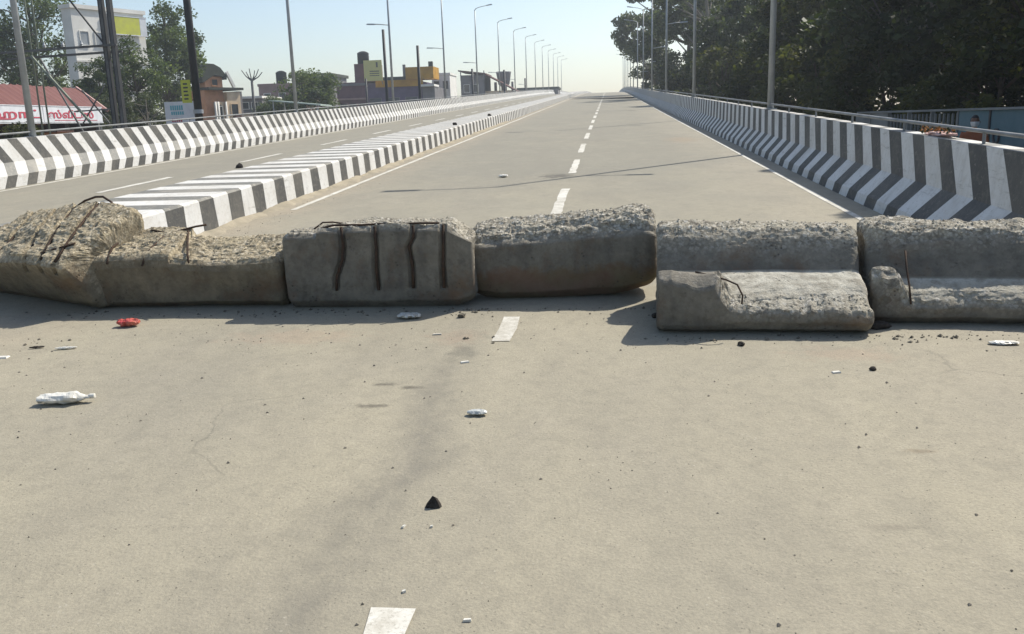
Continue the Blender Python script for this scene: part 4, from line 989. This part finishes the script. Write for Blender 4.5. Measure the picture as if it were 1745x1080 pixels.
# person behind the barrier
M['skin'] = mat_plain('skin', (.17,.085,.055,1), (.14,.07,.045,1), 6, .6); M['shirt'] = mat_plain('orange_shirt', (.30,.095,.04,1), (.25,.08,.035,1), 5, .85)
M['trouser'] = mat_plain('dark_trousers', g3(.03,.03,.035), None, 5, .85); M['hair'] = mat_plain('black_hair', g3(.012), g3(.02), 20, .6); M['mask'] = mat_plain('white_cloth', g3(.7), g3(.6), 6, .8)
def person(loc, yaw, label):
    root = empty('person', loc, (0,0,yaw), label, 'person')
    J = {'pel':(0,0,.93,.13),'wai':(0,.0,1.08,.12),'che':(0,.01,1.30,.135),'nec':(0,.0,1.44,.055),'hd':(0,-.02,1.52,.06),
         'ls':(-.19,0,1.38,.06),'le':(-.25,-.05,1.10,.042),'lw':(-.22,-.22,.92,.03),'lh':(-.20,-.29,.88,.036),
         'rs':(.19,0,1.38,.06),'re':(.25,-.05,1.10,.042),'rw':(.22,-.22,.92,.03),'rh':(.20,-.29,.88,.036),
         'lp':(-.10,0,.88,.095),'lk':(-.11,-.02,.48,.062),'la':(-.11,.02,.09,.042),'lf':(-.12,-.15,.035,.035),
         'rp':(.10,0,.88,.095),'rk':(.11,-.02,.48,.062),'ra':(.11,.02,.09,.042),'rf':(.12,-.15,.035,.035)}
    E = [('pel','wai'),('wai','che'),('che','nec'),('nec','hd'),('che','ls'),('ls','le'),('le','lw'),('lw','lh'),('che','rs'),('rs','re'),('re','rw'),('rw','rh'),
         ('pel','lp'),('lp','lk'),('lk','la'),('la','lf'),('pel','rp'),('rp','rk'),('rk','ra'),('ra','rf')]
    ks = list(J); me = bpy.data.meshes.new('body'); me.from_pydata([J[k_][:3] for k_ in ks], [(ks.index(a), ks.index(b_)) for a, b_ in E], [])
    o = bpy.data.objects.new('body', me); C.objects.link(o); o.parent = root
    md = o.modifiers.new('Skin', 'SKIN'); md.use_smooth_shade = True
    for i, k_ in enumerate(ks): me.skin_vertices[0].data[i].radius = (J[k_][3]*(1.25 if k_ in ('pel','wai','che') else 1), J[k_][3])
    me.skin_vertices[0].data[0].use_root = True
    sd = o.modifiers.new('Sub', 'SUBSURF'); sd.levels = 2; sd.render_levels = 2
    me.materials.append(M['shirt'])
    hd = bmesh.new(); bmesh.ops.create_uvsphere(hd, u_segments=24, v_segments=18, radius=1)
    for v in hd.verts:
        x, y, z = v.co; k_ = 1 - .25*max(0, -z)
        nose = .22*math.exp(-((x/.16)**2 + ((z+.05)/.2)**2)) if y < 0 else 0
        v.co = (x*.076*k_, y*.095*(1-.1*max(0,-z)) - nose*.1, z*.118)
    me = bpy.data.meshes.new('head'); hd.to_mesh(me); hd.free(); me.materials.append(M['skin'])
    h = bpy.data.objects.new('head', me); C.objects.link(h); h.parent = root; h.location = (0,-.03,1.60)
    for x in (-.077,.077): MB().lathe([(.008,0),(.022,.004),(.024,.012),(.01,.016)], 10).build('ear', M['skin'], root, True, loc=(x,-.02,1.59)).rotation_euler = (0, math.radians(90), 0)
    hm = bmesh.new(); bmesh.ops.create_uvsphere(hm, u_segments=24, v_segments=16, radius=1)
    bmesh.ops.delete(hm, geom=[v for v in hm.verts if v.co.z < (-.35 if v.co.y > .1 else .42)], context='VERTS')
    for v in hm.verts: v.co = (v.co.x*.083, v.co.y*.102, v.co.z*.126)
    me = bpy.data.meshes.new('hair'); hm.to_mesh(me); hm.free(); me.materials.append(M['hair'])
    h2 = bpy.data.objects.new('hair', me); C.objects.link(h2); h2.parent = root; h2.location = (0,-.028,1.603); h2.modifiers.new('S', 'SOLIDIFY').thickness = .008
    mk = bmesh.new(); bmesh.ops.create_uvsphere(mk, u_segments=24, v_segments=18, radius=1)
    bmesh.ops.delete(mk, geom=[v for v in mk.verts if v.co.y > -.15 or v.co.z > .12 or v.co.z < -.85], context='VERTS')
    for v in mk.verts:
        x, y, z = v.co; v.co = (x*.082, y*.110 - .02*math.exp(-(x/.3)**2), z*.122)
    me = bpy.data.meshes.new('face_mask'); mk.to_mesh(me); mk.free(); me.materials.append(M['mask'])
    h3 = bpy.data.objects.new('face_mask', me); C.objects.link(h3); h3.parent = root; h3.location = (0,-.03,1.60); h3.modifiers.new('S', 'SOLIDIFY').thickness = .004
    tr = MB()
    for s in (-1,1): tr.tube([(s*.09,0,.96),(s*.105,-.005,.7),(s*.112,-.02,.48),(s*.112,.02,.10)], [.115,.105,.08,.062], 12)
    tr.build('trousers', M['trouser'], root, True)
    return root
person((7.0, 18.2, ZG), math.radians(-18), 'person with black hair and a white face mask standing behind the right barrier')
# cloth and garland on the barrier top
M['pink'] = mat_plain('pink_cloth', (.55,.30,.27,1), (.62,.45,.38,1), 12, .85); M['marigold'] = mat_plain('marigold', (.34,.12,.035,1), (.27,.17,.05,1), 30, .85)
crumple('cloth_heap', (3.35, 9.55, zr(9.55)+.855), (.75,.14,.05), M['pink'], 'pink and pale crumpled cloth lying along the top of the right barrier', 'cloth', math.radians(90), 21, .5, 34, 16)
gr = MB(); rn = random.Random(3)
for _ in range(70):
    t = rn.random(); p = Vector((3.33+rn.gauss(0,.03), 9.1+t*1.0, zr(9.5)+.90+rn.uniform(0,.06))); s = rn.uniform(.008,.019)
    gr.add([p+Vector(d)*s for d in ((1,0,0),(-1,0,0),(0,1,0),(0,-1,0),(0,0,1),(0,0,-1))], [(0,2,4),(2,1,4),(1,3,4),(3,0,4),(2,0,5),(1,2,5),(3,1,5),(0,3,5)], rn.choice((0,0,1)))
tag(gr.build('garland', [M['marigold'], M['leaf_mid']]), 'orange and green flower garland heaped on the right barrier top', 'garland')

# ------------------------------------------------------------------ air
hz = MB().box(-600,600,-600,600,ZG-1.2,26).build('haze', [])
hm = bpy.data.materials.new('haze'); hm.use_nodes = True; t = hm.node_tree; t.nodes.remove(t.nodes['Principled BSDF'])
pv = t.nodes.new('ShaderNodeVolumePrincipled'); pv.inputs['Color'].default_value = (.86,.94,1,1); pv.inputs['Density'].default_value = .0008; pv.inputs['Anisotropy'].default_value = .3
t.links.new(pv.outputs[0], t.nodes['Material Output'].inputs['Volume']); hz.data.materials.append(hm)
tag(hz, kind='stuff')
